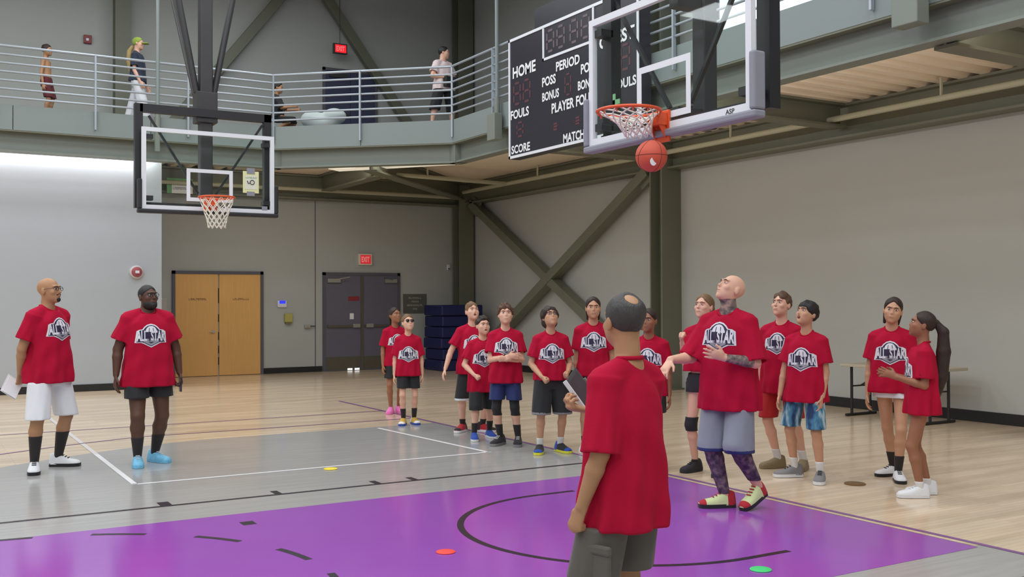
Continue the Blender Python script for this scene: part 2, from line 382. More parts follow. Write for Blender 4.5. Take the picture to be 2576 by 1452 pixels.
MB().tube([(2.59, YB-.385, 7.67), (2.59, YB-.385, ZC)], .008, 6).build('stem', m_dark, ex2)
t = thing('wall_sign', 'grey wall sign with four lines of raised lettering beside the grey doors', 'sign', (4.68, YB, 1.58))
MB().box((4.365, YB-.02, 1.345), (4.995, YB, 1.82)).build('plate', mat('sign_plate', rgb(92, 94, 86), .5), t)
m_signlet = mat('sign_letter', rgb(186, 188, 178), .5)
for k, n_ in enumerate((7, 4, 9, 3)):
    wd = (.36, .2, .44, .12)[k]
    scribble('lettering', (4.68, YB-.022, 0), (1, 0, 0), -wd/2, wd/2, 1.70-.09*k, 1.745-.09*k, m_signlet, t, n_, 10+k)
t = thing('strobe_device', 'small white wall device with a blue light beside the oak doors', 'wall device', (1.31, YB, 1.58))
MB().box((1.20, YB-.05, 1.51), (1.42, YB, 1.67)).build('body', m_white, t, bevel=.02)
MB().box((1.24, YB-.056, 1.60), (1.38, YB-.051, 1.665)).build('blue_lens', mat('blue_lens', rgb(40, 50, 255), .3, emit=rgb(40, 50, 255), estr=2.0), t)
t = thing('wall_phone', 'yellow-green wall box with a dark lip below the blue light', 'wall box', (1.45, YB, 1.25))
MB().box((1.36, YB-.09, 1.17), (1.54, YB, 1.37)).build('box', mat('yellow_box', rgb(176, 170, 92), .5), t, bevel=.01)
MB().box((1.38, YB-.1, 1.14), (1.52, YB, 1.17)).build('lip', mat('box_lip', rgb(120, 112, 60), .5), t)
t = thing('door_holder', 'small metal lever sticking out of the wall left of the grey doors', 'door stop', (1.97, YB, 1.06))
MB().box((1.84, YB-.09, 1.03), (1.97, YB, 1.10)).build('plate', m_metal, t, bevel=.006)
MB().tube([(1.95, YB-.07, 1.07), (2.10, YB-.07, 1.07)], .013, 6).build('lever', m_dark, t)
t = thing('white_sensor', 'tiny white box high beside the corner column', 'sensor', (5.6, YB, 2.49))
MB().box((5.57, YB-.05, 2.42), (5.64, YB, 2.56)).build('housing', m_white, t, bevel=.012); MB().box((5.585, YB-.056, 2.44), (5.625, YB-.051, 2.47)).build('lens', m_dark, t)
t = thing('fire_bell', 'round red and white fire alarm bell on the pale wall', 'alarm', (-2.385, YL, 2.215))
MB().lathe((-2.385, YL, 2.215), [(.125, 0), (.125, -.05), (.1, -.065)], 20, 'y').build('backplate', mat('bell_grey', rgb(190, 180, 182), .4), t, True)
MB().lathe((-2.385, YL-.06, 2.215), [(.10, 0), (.09, -.03), (.05, -.045), (.01, -.05)], 20, 'y').build('gong', mat('bell_red', rgb(150, 70, 78), .4), t, True)
MB().box((-2.42, YL-.125, 2.19), (-2.35, YL-.1, 2.24)).build('strobe', m_white, t)
t = thing('fire_alarm', 'small dark red fire alarm with white strobe on the upstairs wall', 'alarm', (-2.87, YB, 7.16))
MB().box((-2.945, YB-.06, 7.07), (-2.79, YB, 7.245)).build('housing', mat('alarm_red', rgb(130, 30, 40), .4), t, bevel=.008)
MB().box((-2.90, YB-.075, 7.12), (-2.85, YB-.06, 7.17)).build('strobe', m_white, t)
t = thing('hand_dryer_cover', 'narrow grey metal plate on the wall left of the oak doors', 'wall plate', (-1.33, YB, 1.5))
MB().box((-1.42, YB-.03, 1.33), (-1.25, YB, 1.72)).build('plate', m_metal, t, bevel=.006)
MB().box((-1.40, YB-.05, 1.36), (-1.36, YB-.03, 1.44)).build('slot', m_rubber, t)
t = thing('banner', 'small white and green banner under the beam behind the left hoop', 'banner', (-1.1, YB-.03, 4.16))
MB().box((-1.34, YB-.42, 3.98), (-.80, YB-.40, 4.30)).build('sheet', m_letter, t)
m_green = mat('banner_green', rgb(120, 178, 128), .6)
MB().box((-1.34, YB-.424, 4.24), (-.80, YB-.421, 4.30)).build('stripe', m_green, t)
MB().box((-1.34, YB-.424, 3.98), (-1.24, YB-.421, 4.24)).build('stripe', m_green, t)
scribble('lettering', (0, YB-.425, 0), (1, 0, 0), -1.22, -.84, 4.06, 4.11, m_pad_grey, t, 10, 21); scribble('lettering', (0, YB-.425, 0), (1, 0, 0), -1.13, -.97, 4.16, 4.21, m_pad_grey, t, 4, 22)

# ------------------------------------------------------------------ steel: columns, braces, wall beams
def hcol(name, label, x, y, z0, z1, w, d, along='y', gplate=None):
    t = thing(name, label, 'column', (x, y, z0)); f = .035
    if along == 'y':
        MB().box((x-d/2, y-w/2, z0), (x-d/2+f, y+w/2, z1)).build('flange', m_steel, t); MB().box((x+d/2-f, y-w/2, z0), (x+d/2, y+w/2, z1)).build('flange', m_steel, t)
        MB().box((x-d/2+f, y-.02, z0), (x+d/2-f, y+.02, z1)).build('web', m_steel, t)
    else:
        MB().box((x-w/2, y-d/2, z0), (x+w/2, y-d/2+f, z1)).build('flange', m_steel, t); MB().box((x-w/2, y+d/2-f, z0), (x+w/2, y+d/2, z1)).build('flange', m_steel, t)
        MB().box((x-.02, y-d/2+f, z0), (x+.02, y+d/2-f, z1)).build('web', m_steel, t)
    MB().box((x-w*.55, y-w*.55, z0), (x+w*.55, y+w*.55, z0+.03)).build('base_plate', m_steel, t)
    return t
hcol('steel_column', 'olive steel column in the far corner between the two walls', 5.88, 16.55, 0, ZC, .40, .38, 'x')
hcol('steel_column', 'olive steel column standing against the right wall', 5.93, 8.70, 0, ZC, .46, .36, 'x')
hcol('steel_column', 'olive steel column on the upstairs back wall left of the hoop mast', -2.22, 16.66, 5.06, ZC, .30, .30, 'x')
def brace(label, a, b, w=.24, d=.2, upv=(0, 0, 1)):
    t = thing('steel_brace', label, 'brace', a)
    MB().bar(a, b, w, d, upv).build('tube', m_steel, t, bevel=.01)
    A, B = Vector(a), Vector(b); dd = (B-A).normalized()
    MB().bar(A-dd*.02, A+dd*.35, w*.25, d*1.9, upv).build('gusset_plate', m_steel, t); MB().bar(B-dd*.35, B+dd*.02, w*.25, d*1.9, upv).build('gusset_plate', m_steel, t)
    return t
brace('olive diagonal brace on the right wall falling from the corner column', (5.95, 16.15, 4.05), (5.95, 9.0, .10))
brace('olive diagonal brace on the right wall rising to the wall column', (5.93, 9.15, 4.08), (5.93, 16.2, -.0+.10))
brace('dark diagonal brace on the upstairs wall leaning right behind the left hoop mast', (-1.35, 16.68, 5.3), (1.70, 16.68, 9.2), .22, .16, (0, 1, 0))
brace('dark diagonal brace on the upstairs wall leaning left by the exit sign', (4.95, 16.68, 5.3), (2.02, 16.68, 9.2), .22, .16, (0, 1, 0))
brace('dark diagonal brace high on the upstairs right wall behind the scoreboard', (6.0, 11.5, 5.3), (6.0, 8.9, 9.3), .22, .16)
def ibeam(mb, a, b, w, z0, z1, f=.03):
    a, b = Vector((a[0], a[1], 0)), Vector((b[0], b[1], 0)); dz = Vector((0, 0, 1))
    mb.bar(a+dz*(z0+f/2), b+dz*(z0+f/2), w, f); mb.bar(a+dz*(z1-f/2), b+dz*(z1-f/2), w, f); mb.bar(a+dz*(z0+z1)/2, b+dz*(z0+z1)/2, .03, z1-z0-2*f)
    return mb
def beam(label, a, b, z0, z1, w=.24, m=None):
    t = thing('steel_beam', label, 'beam', (a[0], a[1], z0))
    A, B = Vector((a[0], a[1], 0)), Vector((b[0], b[1], 0)); dz = Vector((0, 0, 1)); f = .035
    MB().bar(A+dz*(z0+f/2), B+dz*(z0+f/2), w, f).build('bottom_flange', m or m_steel, t)
    MB().bar(A+dz*(z1-f/2), B+dz*(z1-f/2), w, f).build('top_flange', m or m_steel, t)
    MB().bar(A+dz*(z0+z1)/2, B+dz*(z0+z1)/2, .03, z1-z0-2*f).build('web', m or m_steel, t)
    return t
beam('olive steel beam running along the top of the right wall', (5.98, -13), (5.98, 16.4), 4.05, 4.56, .30)
beam('olive steel beam running along the top of the lower back wall', (-1.9, 16.67), (5.7, 16.67), 4.0, 4.56, .30)
for y, s_ in ((.58, 'nearest the camera'), (4.53, 'behind the main backboard'), (8.70, 'over the wall column')):
    beam('olive cross beam under the right walkway ' + s_, (2.92, y), (5.85, y), 4.20, 4.56, .26)
beam('olive cross beam under the back walkway above the grey doors', (2.2, 13.2), (2.2, 16.5), 4.18, 4.56, .26)
beam('olive diagonal beam under the walkway corner running to the corner column', (1.6, 12.35), (5.7, 16.4), 4.16, 4.56, .26)

# ------------------------------------------------------------------ running track deck
ZD = 5.05; A0, A1, B1, C1 = (-15.97, 13.41), (0.0, 13.41), (2.70, 10.99), (2.70, -12.97)
deck = thing('running_track', 'raised running track walkway around the upper hall with tan underside', 'walkway', (0, 13.41, 4.5))
MB().prism([(-15.98, 13.44), (.012, 13.44), (2.73, 11.0), (2.73, -12.98), (XR-.01, -12.98), (XR-.01, YB-.01), (-15.98, YB-.01)], 4.86, ZD).build('track_slab', m_trackfloor, deck)
def seg_panels(a, b, n, off0=0.0):
    a, b = Vector(a), Vector(b)
    for i in range(n):
        p = a+(b-a)*(i/n); q = a+(b-a)*((i+1)/n); d = (b-a).normalized()*.006
        MB().bar((p.x+d.x, p.y+d.y, 4.835), (q.x-d.x, q.y-d.y, 4.835), .03, .43).build('fascia_panel', m_fascia, deck)
seg_panels(A0, A1, 7); seg_panels(A1, B1, 2); seg_panels(B1, C1, 9)
def inset(a, b, o):  # shift an edge away from the hall
    a, b = Vector(a), Vector(b); d = (b-a).normalized(); n = Vector((-d.y, d.x)); return a+n*o, b+n*o
for a, b, nm in ((A0, A1, 'A'), (A1, B1, 'B'), (B1, C1, 'C')):
    p, q = inset(a, b, .16)
    g = ibeam(MB(), p, q, .24, 4.25, 4.86); g.build('edge_girder', m_girder, deck)
    p, q = inset(a, b, .06); MB().bar((p.x, p.y, 4.61), (q.x, q.y, 4.61), .14, .03).build('fascia_return', m_steel, deck)
for (x_, y_) in ((.07, 13.56), (2.85, 11.07)):
    MB().box((x_-.13, y_-.13, 4.25), (x_+.13, y_+.13, 4.86)).build('girder_joint', m_girder, deck)
# corrugated decking
def corrugated(x0, x1, y0, y1, along, z, pitch=.32, dep=.075):
    V, F = [], []; L0, L1 = (y0, y1) if along == 'x' else (x0, x1); k = 0; prof = []
    c = L0
    while c < L1-1e-6:
        for o, zz in ((0, 0), (.12, 0), (.16, dep), (.28, dep)): prof.append((min(c+o*pitch/.32, L1), z+zz))
        c += pitch
    prof.append((L1, z))
    for c, zz in prof:
        V += [(x0, c, zz), (x1, c, zz)] if along == 'x' else [(c, y0, zz), (c, y1, zz)]
    F = [(2*i, 2*i+1, 2*i+3, 2*i+2) for i in range(len(prof)-1)]
    o = mesh_obj('corrugated_decking', V, F, m_soffit, deck); return o
corrugated(3.0, 6.12, -12.98, 11.0, 'x', 4.56)
corrugated(-15.98, 0.0, 13.72, 16.83, 'y', 4.56)
mesh_obj('soffit_plate', [(0.0, 13.72, 4.575), (0.2, 13.72, 4.575), (3.0, 11.2, 4.575), (3.0, 11.0, 4.575), (6.12, 11.0, 4.575), (6.12, 16.83, 4.575), (0.0, 16.83, 4.575)], [(0, 1, 2, 3, 4, 5, 6)], m_soffit, deck)
# guard rails
def guard_rail(label, a, b, posts):
    a, b = Vector((*a, 0)), Vector((*b, 0)); d = (b-a).normalized(); n = Vector((d.y, -d.x, 0)); o = n*.035
    t = thing('guard_rail', label, 'railing', (a.x, a.y, ZD))
    for k in range(7):
        z = 5.17+.147*k; r = .024 if k == 6 else .019
        MB().tube([a+o+Vector((0, 0, z)), b+o+Vector((0, 0, z))], r, 8).build('rail', m_rail, t, True)
    for p in posts:
        q = a+(b-a)*p+n*.05
        MB().bar((q.x, q.y, 4.72), (q.x, q.y, 6.06), .05, .03, (d.x, d.y, 0)).build('post', m_rail, t)
    return t
guard_rail('grey seven-bar guard rail along the back of the track behind the left hoop', (-16, 13.41), (0, 13.41), [1-1.62*i/16 for i in range(0, 9)])
guard_rail('grey seven-bar guard rail across the angled corner of the track', (0, 13.41), (2.70, 10.99), [.5, 1.0])
guard_rail('grey seven-bar guard rail along the right side of the track behind the scoreboard', (2.70, 10.99), (2.70, -13), [1.62*i/23.99 for i in range(1, 9)])
# hanger rods
def hanger(label, x, y, big=1.0):
    t = thing('hanger_rod', label, 'rod', (x, y, 4.3))
    MB().tube([(x, y, 4.9), (x, y, ZC)], .032, 8).build('rod', m_fascia, t, True)
    MB().box((x-.13*big, y-.13*big, 4.40), (x+.03, y+.13*big, 4.86)).build('bracket', m_girder, t, bevel=.01)
    MB().tube([(x, y, 4.86), (x, y, 5.15)], .05, 8).build('collar', m_girder, t, True)
hanger('pale hanger rod beside the scoreboard edge', 2.60, 9.15)
hanger('thin pale hanger rod left of the left hoop mast', -2.17, 13.34, .4)
hanger('pale hanger rod with a wide bracket above the right walkway edge', 2.60, .70, 1.2)
# sprinkler pipes
def pipe(label, pts, r, hang=()):
    t = thing('sprinkler_pipe', label, 'pipe', pts[0])
    MB().tube(pts, r, 8).build('pipe', mat('pipe_paint', rgb(176, 174, 150), .45), t, True)
    for h in hang: MB().tube([h, (h[0], h[1], 4.57)], .022, 6).build('hanger', mat('pipe_paint', rgb(176, 174, 150), .45), t)
    return t
pipe('pale olive sprinkler pipe running along the right wall beam', [(5.6, -13, 4.30), (5.6, 16.0, 4.30)], .045, [(5.6, y, 4.3) for y in (.6, 2.6, 6.6, 9.8, 12.6)])
pipe('olive pipe running along the lower back wall beam', [(-1.9, 16.35, 4.20), (5.7, 16.35, 4.20)], .045, [(0.4, 16.35, 4.2)])
sp = pipe('pale sprinkler pipe with an upturned red-tipped end under the corner', [(5.6, 13.9, 4.30), (2.30, 13.3, 4.27), (2.25, 13.29, 4.30), (2.25, 13.29, 4.52)], .045, [(3.4, 13.5, 4.28)])
MB().tube([(2.25, 13.29, 4.50), (2.25, 13.29, 4.57)], .03, 8).build('red_tip', mat('red_tip', rgb(220, 90, 80), .5), sp)
t = thing('soffit_glow_panel', 'long cream glowing panel standing in for lit soffit under the walkway corner above the grey doors', 'light fitting', (1.9, 12.6, 4.3))  # cream box with glowing underside added for the brightly lit soffit patch
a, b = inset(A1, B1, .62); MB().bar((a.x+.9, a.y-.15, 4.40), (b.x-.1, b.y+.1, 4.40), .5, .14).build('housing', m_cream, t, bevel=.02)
MB().bar((a.x+.95, a.y-.2, 4.325), (b.x-.15, b.y+.15, 4.325), .42, .012).build('lens', mat('lit_soffit_glow', rgb(250, 246, 230), .4, emit=rgb(255, 246, 225), estr=.8), t)

# upstairs door and bench things
d3 = thing('door_3', 'navy pair of doors on the upstairs back wall', None, (2.8, YB, ZD), kind='structure')
m_navy = mat('navy_door_paint', rgb(62, 66, 92), .45, noise=.03)
MB().box((2.30, YB-.05, ZD), (2.36, YB, 7.17)).box((3.62, YB-.05, ZD), (3.68, YB, 7.17)).box((2.30, YB-.05, 7.10), (3.68, YB, 7.17)).build('door_frame', m_frame, d3)
for a, b in ((2.36, 2.985), (2.995, 3.62)): MB().box((a, YB-.04, ZD+.01), (b, YB-.005, 7.10)).build('door_leaf', m_navy, d3)
MB().box((2.45, YB-.09, 6.95), (2.9, YB-.04, 7.05)).build('door_closer', m_dark, d3)
MB().box((2.4, YB-.09, 6.05), (2.95, YB-.05, 6.10)).build('push_bar', m_dark, d3)

# ------------------------------------------------------------------ scoreboard
sb = thing('scoreboard', 'black electronic scoreboard with white lettering hung on the right walkway edge', 'scoreboard', (2.5, 6.75, 3.99))
SX, S0, S1, SZ0, SZ1 = 2.46, 8.505, 5.01, 3.99, 5.97
m_sb = mat('scoreboard_black', rgb(44, 42, 52), .35, noise=.06); m_seg = mat('dark_led', rgb(104, 88, 98), .5); m_seg2 = mat('dark_red_led', rgb(92, 54, 62), .5)
MB().box((SX, S1, SZ0), (SX+.2, S0, SZ1)).build('cabinet', m_sb, sb)
bw = .045
for lo, hi in (((S1, SZ0), (S0, SZ0+bw)), ((S1, SZ1-bw), (S0, SZ1)), ((S1, SZ0), (S1+bw, SZ1)), ((S0-bw, SZ0), (S0, SZ1))):
    MB().box((SX-.012, lo[0], lo[1]), (SX+.01, hi[0], hi[1])).build('border', m_white, sb)
SW = S0-S1
def sbt(txt, s0, s1, t0, t1): plane_text('lettering', txt, (SX-.006, S0, SZ0), (0, -1, 0), s0, s1, t0, t1, m_letter, sb, .03)
# s runs left to right as seen from the hall, t upward from the lower edge
sbt('HOME', .13, .84, 1.31, 1.50); sbt('GUEST', 2.57, 3.40, 1.27, 1.46)
sbt('PERIOD', 1.43, 2.07, 1.18, 1.33); sbt('POSS', 1.03, 1.42, 1.01, 1.16); sbt('POSS', 2.10, 2.48, 1.01, 1.16)
sbt('BONUS', 1.03, 1.51, .78, .92); sbt('BONUS', 2.02, 2.50, .78, .92); sbt('PLAYER FOUL', 1.30, 2.42, .55, .71)
sbt('FOULS', .06, .63, .64, .79); sbt('FOULS', 2.90, 3.43, .62, .76); sbt('SCORE', .08, .66, .07, .21); sbt('SCORE', 2.84, 3.42, .07, .21); sbt('MATCH', 1.62, 2.18, .05, .19)
for a, b, c, d in ((1.05, 1.42, 2.44, 1.46), (1.05, 1.42, 1.09, 1.94), (2.40, 1.42, 2.44, 1.94)):
    MB().box((SX-.012, S0-a, SZ0+b), (SX+.01, S0-c, SZ0+d)).build('clock_border', m_white, sb)
def digit(s, t, w, h, m):
    g = .018; mb = MB()
    def bx(a, b, c, d): mb.box((SX-.004, S0-a, SZ0+b), (SX+.004, S0-c, SZ0+d))
    q = w*.16
    for tt in (t, t+h/2-q/2, t+h-q): bx(s+q+g, tt, s+w-q-g, tt+q)
    for ss in (s, s+w-q):
        bx(ss, t+q+g, ss+q, t+h/2-g); bx(ss, t+h/2+g, ss+q, t+h-q-g)
    mb.build('digit', m, sb)
for s in (1.15, 1.44, 1.80, 2.10): digit(s, 1.52, .23, .36, m_seg)
for s in (.14, .44, 2.76, 3.06): digit(s, .86, .24, .38, m_seg2)
for s in (.24, 2.86): digit(s, .32, .22, .26, m_seg2)
for s in (1.30, 1.9, 2.2): digit(s, .28, .2, .12, m_seg2)
digit(1.66, .76, .18, .34, m_seg2)
MB().box((SX, 5.35, SZ1+.01), (SX+.18, 7.7, SZ1+.32)).build('header_panel', m_sb, sb)
for k in range(2): MB().box((SX+.19, 6.2+k*1.8, 5.0), (SX+.24, 6.3+k*1.8, 5.6)).build('mount', m_dark, sb)

# ------------------------------------------------------------------ basketball hoops
def net_mesh(top_c, top_r, bot_c, bot_r, zs=7, n=12, sag=None, rc=.006, drop=None):
    mb = MB(); rows = []
    for i in range(zs+1):
        t = i/zs; e = t**.8; r = top_r+(bot_r-top_r)*(1-(1-t)**1.7)
        c = np.array(top_c)*(1-e)+np.array(bot_c)*e
        if sag is not None: c = c+np.array(sag)*math.sin(math.pi*t)
        row = []
        for k in range(n):
            a = 2*math.pi*(k+.5*(i % 2))/n; row.append((c[0]+r*math.cos(a), c[1]+r*math.sin(a), c[2]+.006*math.sin(5*a+i)))
        rows.append(row)
    for i in range(zs):
        for k in range(n):
            j1 = k if i % 2 == 0 else (k+1) % n; j0 = (k-1) % n if i % 2 == 0 else k
            mb.tube([rows[i][k], rows[i+1][j1]], rc, 5, caps=False); mb.tube([rows[i][k], rows[i+1][j0]], rc, 5, caps=False)
    return mb
def hoop(label, cx, cy, ang, side, bw, z0, z1, pad, rimoff, mast_off, netargs, main=False):
    """built in a local frame: board in the local xz plane, facing -y"""
    t = thing('basketball_hoop', label, 'basketball hoop', (cx, cy, 2.86), ang)
    L = dict(parent=t, local=True); zb, zt = z0-2.86, z1-2.86; h = bw/2; B = .055
    MB().box((-h+.02, -.006, zb+.02), (h-.02, .006, zt-.02)).build('glass_board', m_glass, **L)
    fr = MB()
    for a, b in (((-h, zb), (h, zb+B)), ((-h, zt-B), (h, zt)), ((-h, zb+B), (-h+B, zt-B)), ((h-B, zb+B), (h, zt-B))): fr.box((a[0], -.022, a[1]), (b[0], .022, b[1]))
    fr.build('board_frame', m_white, **L)
    q = .315; s0, s1 = 3.02-2.86, 3.465-2.86; sq = MB(); w_ = .05
    for a, b in (((-q, s0), (q, s0+w_)), ((-q, s1-w_), (q, s1)), ((-q, s0+w_), (-q+w_, s1-w_)), ((q-w_, s0+w_), (q, s1-w_))): sq.box((a[0], -.0085, a[1]), (b[0], -.0065, b[1]))
    sq.build('target_square', m_white, **L)
    mp = m_pad_grey if pad == 'grey' else m_pad_black
    pd = MB(); pt = .055; ph = .40
    pd.box((-h-pt, -.05, zb-pt), (h+pt, .06, zb)); pd.box((-h-pt, -.05, zb), (-h, .06, zb+ph)); pd.box((h, -.05, zb), (h+pt, .06, zb+ph))
    pd.build('edge_pad', mp, bevel=.015, **L)
    # rim, bracket
    rc = (0, -rimoff, 3.05-2.86); ring = [(rc[0]+.235*math.cos(a), rc[1]+.235*math.sin(a), rc[2]) for a in [2*math.pi*i/32 for i in range(32)]]
    rim = MB().tube(ring, .0125, 8, closed=True).build('rim', m_orange, smooth=True, **L)
    br = MB().box((-.075, -rimoff+.225, .10), (.075, -.008, .20)); br.box((-.09, -.03, -.02 if main else .04), (.09, -.008, .22))
    br.bar((-.06, -rimoff+.22, .17), (-.06, -.02, .02), .012, .05).bar((.06, -rimoff+.22, .17), (.06, -.02, .02), .012, .05)
    br.build('rim_bracket', m_orange, bevel=.008, **L)
    nm = net_mesh(rc, .228, **netargs); nm.build('net', m_net, smooth=True, **L)
    hk = MB()
    for k in range(12):
        a = 2*math.pi*k/12; hk.tube([(rc[0]+.23*math.cos(a), rc[1]+.23*math.sin(a), rc[2]), (rc[0]+.225*math.cos(a), rc[1]+.225*math.sin(a), rc[2]-.035)], .006, 5)
    hk.build('net_hooks', m_orange, **L)
    # support frame behind the board
    yb = .10; fw_ = .085; zt2 = zt+.33 if not main else zt+1.2
    for s in (-1, 1):
        px_ = s*(h-.02) if not main else (h-.01 if s > 0 else -h+.09)
        MB().box((px_-(fw_ if not main else .06), yb, zb+.02), (px_+(fw_*.2 if not main else .06), yb+.10, zt2)).build('frame_post', m_black, **L)
        MB().bar((s*(h-.12), yb+.05, zt+.18), (s*.12, yb+.06, s0+.12), .03, .03).build('diagonal_strut', m_black, **L)
        for z in (zb+.15, zt-.12): MB().box((s*(h-.10)-.05, .0, z-.03), (s*(h-.10)+.05, yb+.02, z+.03)).build('board_clamp', m_black, **L)
    MB().box((-h, yb, zt2-.11), (h, yb+.10, zt2)).build('frame_crossbar', m_black, **L)
    MB().box((-h, yb, zb+.03), (h, yb+.08, zb+.10)).build('frame_crossbar', m_black, **L)
    mw = .085 if not main else .07
    ym = yb+.06 if not main else yb+.24
    MB().box((-mw, ym, s0-.05), (mw, ym+2*mw, ZC-2.86)).build('mast', m_dark, bevel=.015, **L)
    MB().box((-mw*1.7, yb+.03, zt2-.18), (mw*1.7, ym+.04+2*mw, zt2+.25)).build('mast_collar', m_dark, bevel=.01, **L)
    if main:
        for z in (s0+.02, zt-.1): MB().box((-.05, yb, z), (.05, ym+.02, z+.08)).build('mast_arm', m_dark, **L)
    for s in (-1, 1):
        MB().tube([(s*.12, yb+.15, zt2+.25), (s*1.05, yb+.15, ZC-2.86)], .045, 8).build('mast_brace', m_dark, smooth=True, **L)
        MB().tube([(s*.10, yb+.2, zt2+.1), (s*.55, yb+2.6, ZC-2.86)], .04, 8).build('mast_brace', m_dark, smooth=True, **L)
    return t
# main hoop: faces -x (rotate local -y onto -x)
RB = -1.22
hm = hoop('large near basketball hoop with grey edge padding and orange rim on the right', RB, 0.0, -math.pi/2, 1, 1.91, 2.935, 3.99, 'grey', .335, 0, dict(bot_c=(-.13, -.14, .035), bot_r=.105, zs=7, sag=(.05, -.05, .03)), True)
plane = plane_text('maker_lettering', 'ASP', (0, -.0235, 0), (1, 0, 0), .70, .79, .08, .115, m_dark, None)
for v in plane.data.vertices: v.co = v.co
plane.parent = hm
MB().box((-.63, -.0165, .37), (-.54, -.0085, .41)).box((-.63, -.0165, .37), (-.60, -.0085, .46)).build('green_tape', m_green, hm, local=True)
# side hoop: faces -y (towards the camera)
hs = hoop('distant basketball hoop with black edge padding hanging by the back wall on the left', -2.56, 8.13, 0.0, 1, 1.80, 2.89, 3.985, 'black', .36, 0, dict(bot_c=(0, -.36, -.22), bot_r=.115, zs=7))
MB().box((.455, -.014, .31), (.68, -.008, .615)).build('paper_notice', mat('notice_yellow', rgb(226, 226, 170), .6), hs, local=True)
MB().box((.48, -.017, .36), (.655, -.0145, .56)).build('paper_inset', mat('notice_paper', rgb(222, 222, 206), .6), hs, local=True)
MB().box((.51, -.02, .58), (.62, -.009, .66)).box((.51, -.02, .27), (.62, -.009, .33)).build('notice_tape', m_pad_grey, hs, local=True)
nm_ = MB().tube([(.585+.03*math.cos(a), -.0185, .46+.03*math.sin(a)) for a in np.linspace(0, 2*math.pi, 17)[:-1]], .006, 5, closed=True); nm_.tube([(.515, -.0185, .48), (.53, -.0185, .44), (.55, -.0185, .45)], .006, 5); nm_.build('notice_mark', m_dark, hs, local=True)
plane = scribble('notice_lettering', (0, -.0185, 0), (1, 0, 0), .49, .645, .515, .535, m_green, None, 9, 32); plane.parent = hs
MB().box((.72, -.024, .075), (.80, -.0225, .13)).build('corner_sticker', m_pad_grey, hs, local=True)
m_ball = mat('orange_basketball', rgb(206, 84, 62), .55, noise=.06, nscale=12, bump=.15, bscale=220)
t = thing('basketball', 'orange basketball dropping just below the near hoop net', 'ball', (-1.48, -.17, 2.70))
MB().sphere((-1.48, -.17, 2.70), .117, 32, 20).build('ball_skin', m_ball, t, True)
sm = MB()
for k in range(3):
    pts = []
    for i in range(40):
        a = 2*math.pi*i/40; p = [(math.cos(a), math.sin(a), .0), (math.cos(a), .25*math.sin(2*a), math.sin(a)), (0, math.cos(a), math.sin(a))][k]; p = Vector(p).normalized()*.1168
        pts.append((-1.48+p.x, -.17+p.y, 2.70+p.z))
    sm.tube(pts, .0022, 5, closed=True)
sm.build('seams', mat('ball_seam', rgb(90, 34, 26), .6), t)
MB().lathe((-1.535, -.26, 2.645), [(.03, 0), (.029, -.002)], 12, 'y').build('ball_logo', m_letter, t)

# ------------------------------------------------------------------ floor things
def disc(name, label, x, y, r, m, cat='marker', grp=None):
    t = MB().lathe((0, 0, .0034), [(r, 0), (r, .004), (r*.93, .007), (r*.3, .008)], 28).build(name, m, None, True); t.location = (x, y, 0); tag(t, label, cat, grp)
disc('spot_marker', 'yellow round floor spot on the white side-court line', -2.59, 3.45, .068, mat('spot_yellow', rgb(240, 214, 60), .6))
disc('spot_marker', 'red round floor spot on the purple key', -3.145, -.10, .064, mat('spot_red', rgb(238, 70, 60), .6))
disc('spot_marker', 'green round floor spot on the purple key', -1.716, -1.496, .066, mat('spot_green', rgb(70, 205, 120), .6))
disc('floor_plate', 'brown round cover plate set in the wooden floor', 1.086, .195, .093, mat('brass_plate', rgb(138, 104, 66), .4, metal=.4), 'floor plate')
# folding table by the right wall
t = thing('folding_table', 'beige folding table with black legs against the right wall', 'table', (5.4, 3.1, 0))
MB().box((5.20, 2.42, .70), (5.86, 3.98, .74)).build('table_top', mat('table_laminate', rgb(190, 180, 160), .5, noise=.04), t, bevel=.008)
for y in (2.62, 3.90):
    for x in (5.34, 5.72): MB().tube([(x, y, .03), (x, y, .70)], .02, 8).build('leg', m_black, t, True)
    MB().tube([(5.22, y, .02), (5.84, y, .02)], .02, 8).build('foot_bar', m_black, t, True); MB().tube([(5.34, y, .42), (5.72, y, .42)], .012, 6).build('crossbar', m_black, t)
    yy = 3.45 if y > 3 else 3.05; MB().tube([(5.53, y, .42), (5.53, yy, .68)], .012, 6).build('brace', m_black, t)
# stacked gym mats
m_mat = mat('navy_vinyl_mat', rgb(22, 30, 82), .45, noise=.08, nscale=5)
for k in range(6):
    o = MB().box((4.62+.02*math.sin(k*2), 15.25+.015*math.cos(k*3), .004+.259*k), (5.72+.02*math.sin(k*2), 16.2+.015*math.cos(k*3), .255+.259*k))
    lab = ['lowest', 'second', 'third', 'fourth', 'fifth', 'topmost'][k]
    t = o.build('gym_mat', m_mat, None, bevel=.03); tag(t, f'navy vinyl gym mat, {lab} of the stack in the far corner', 'mat', 'stacked gym mats')
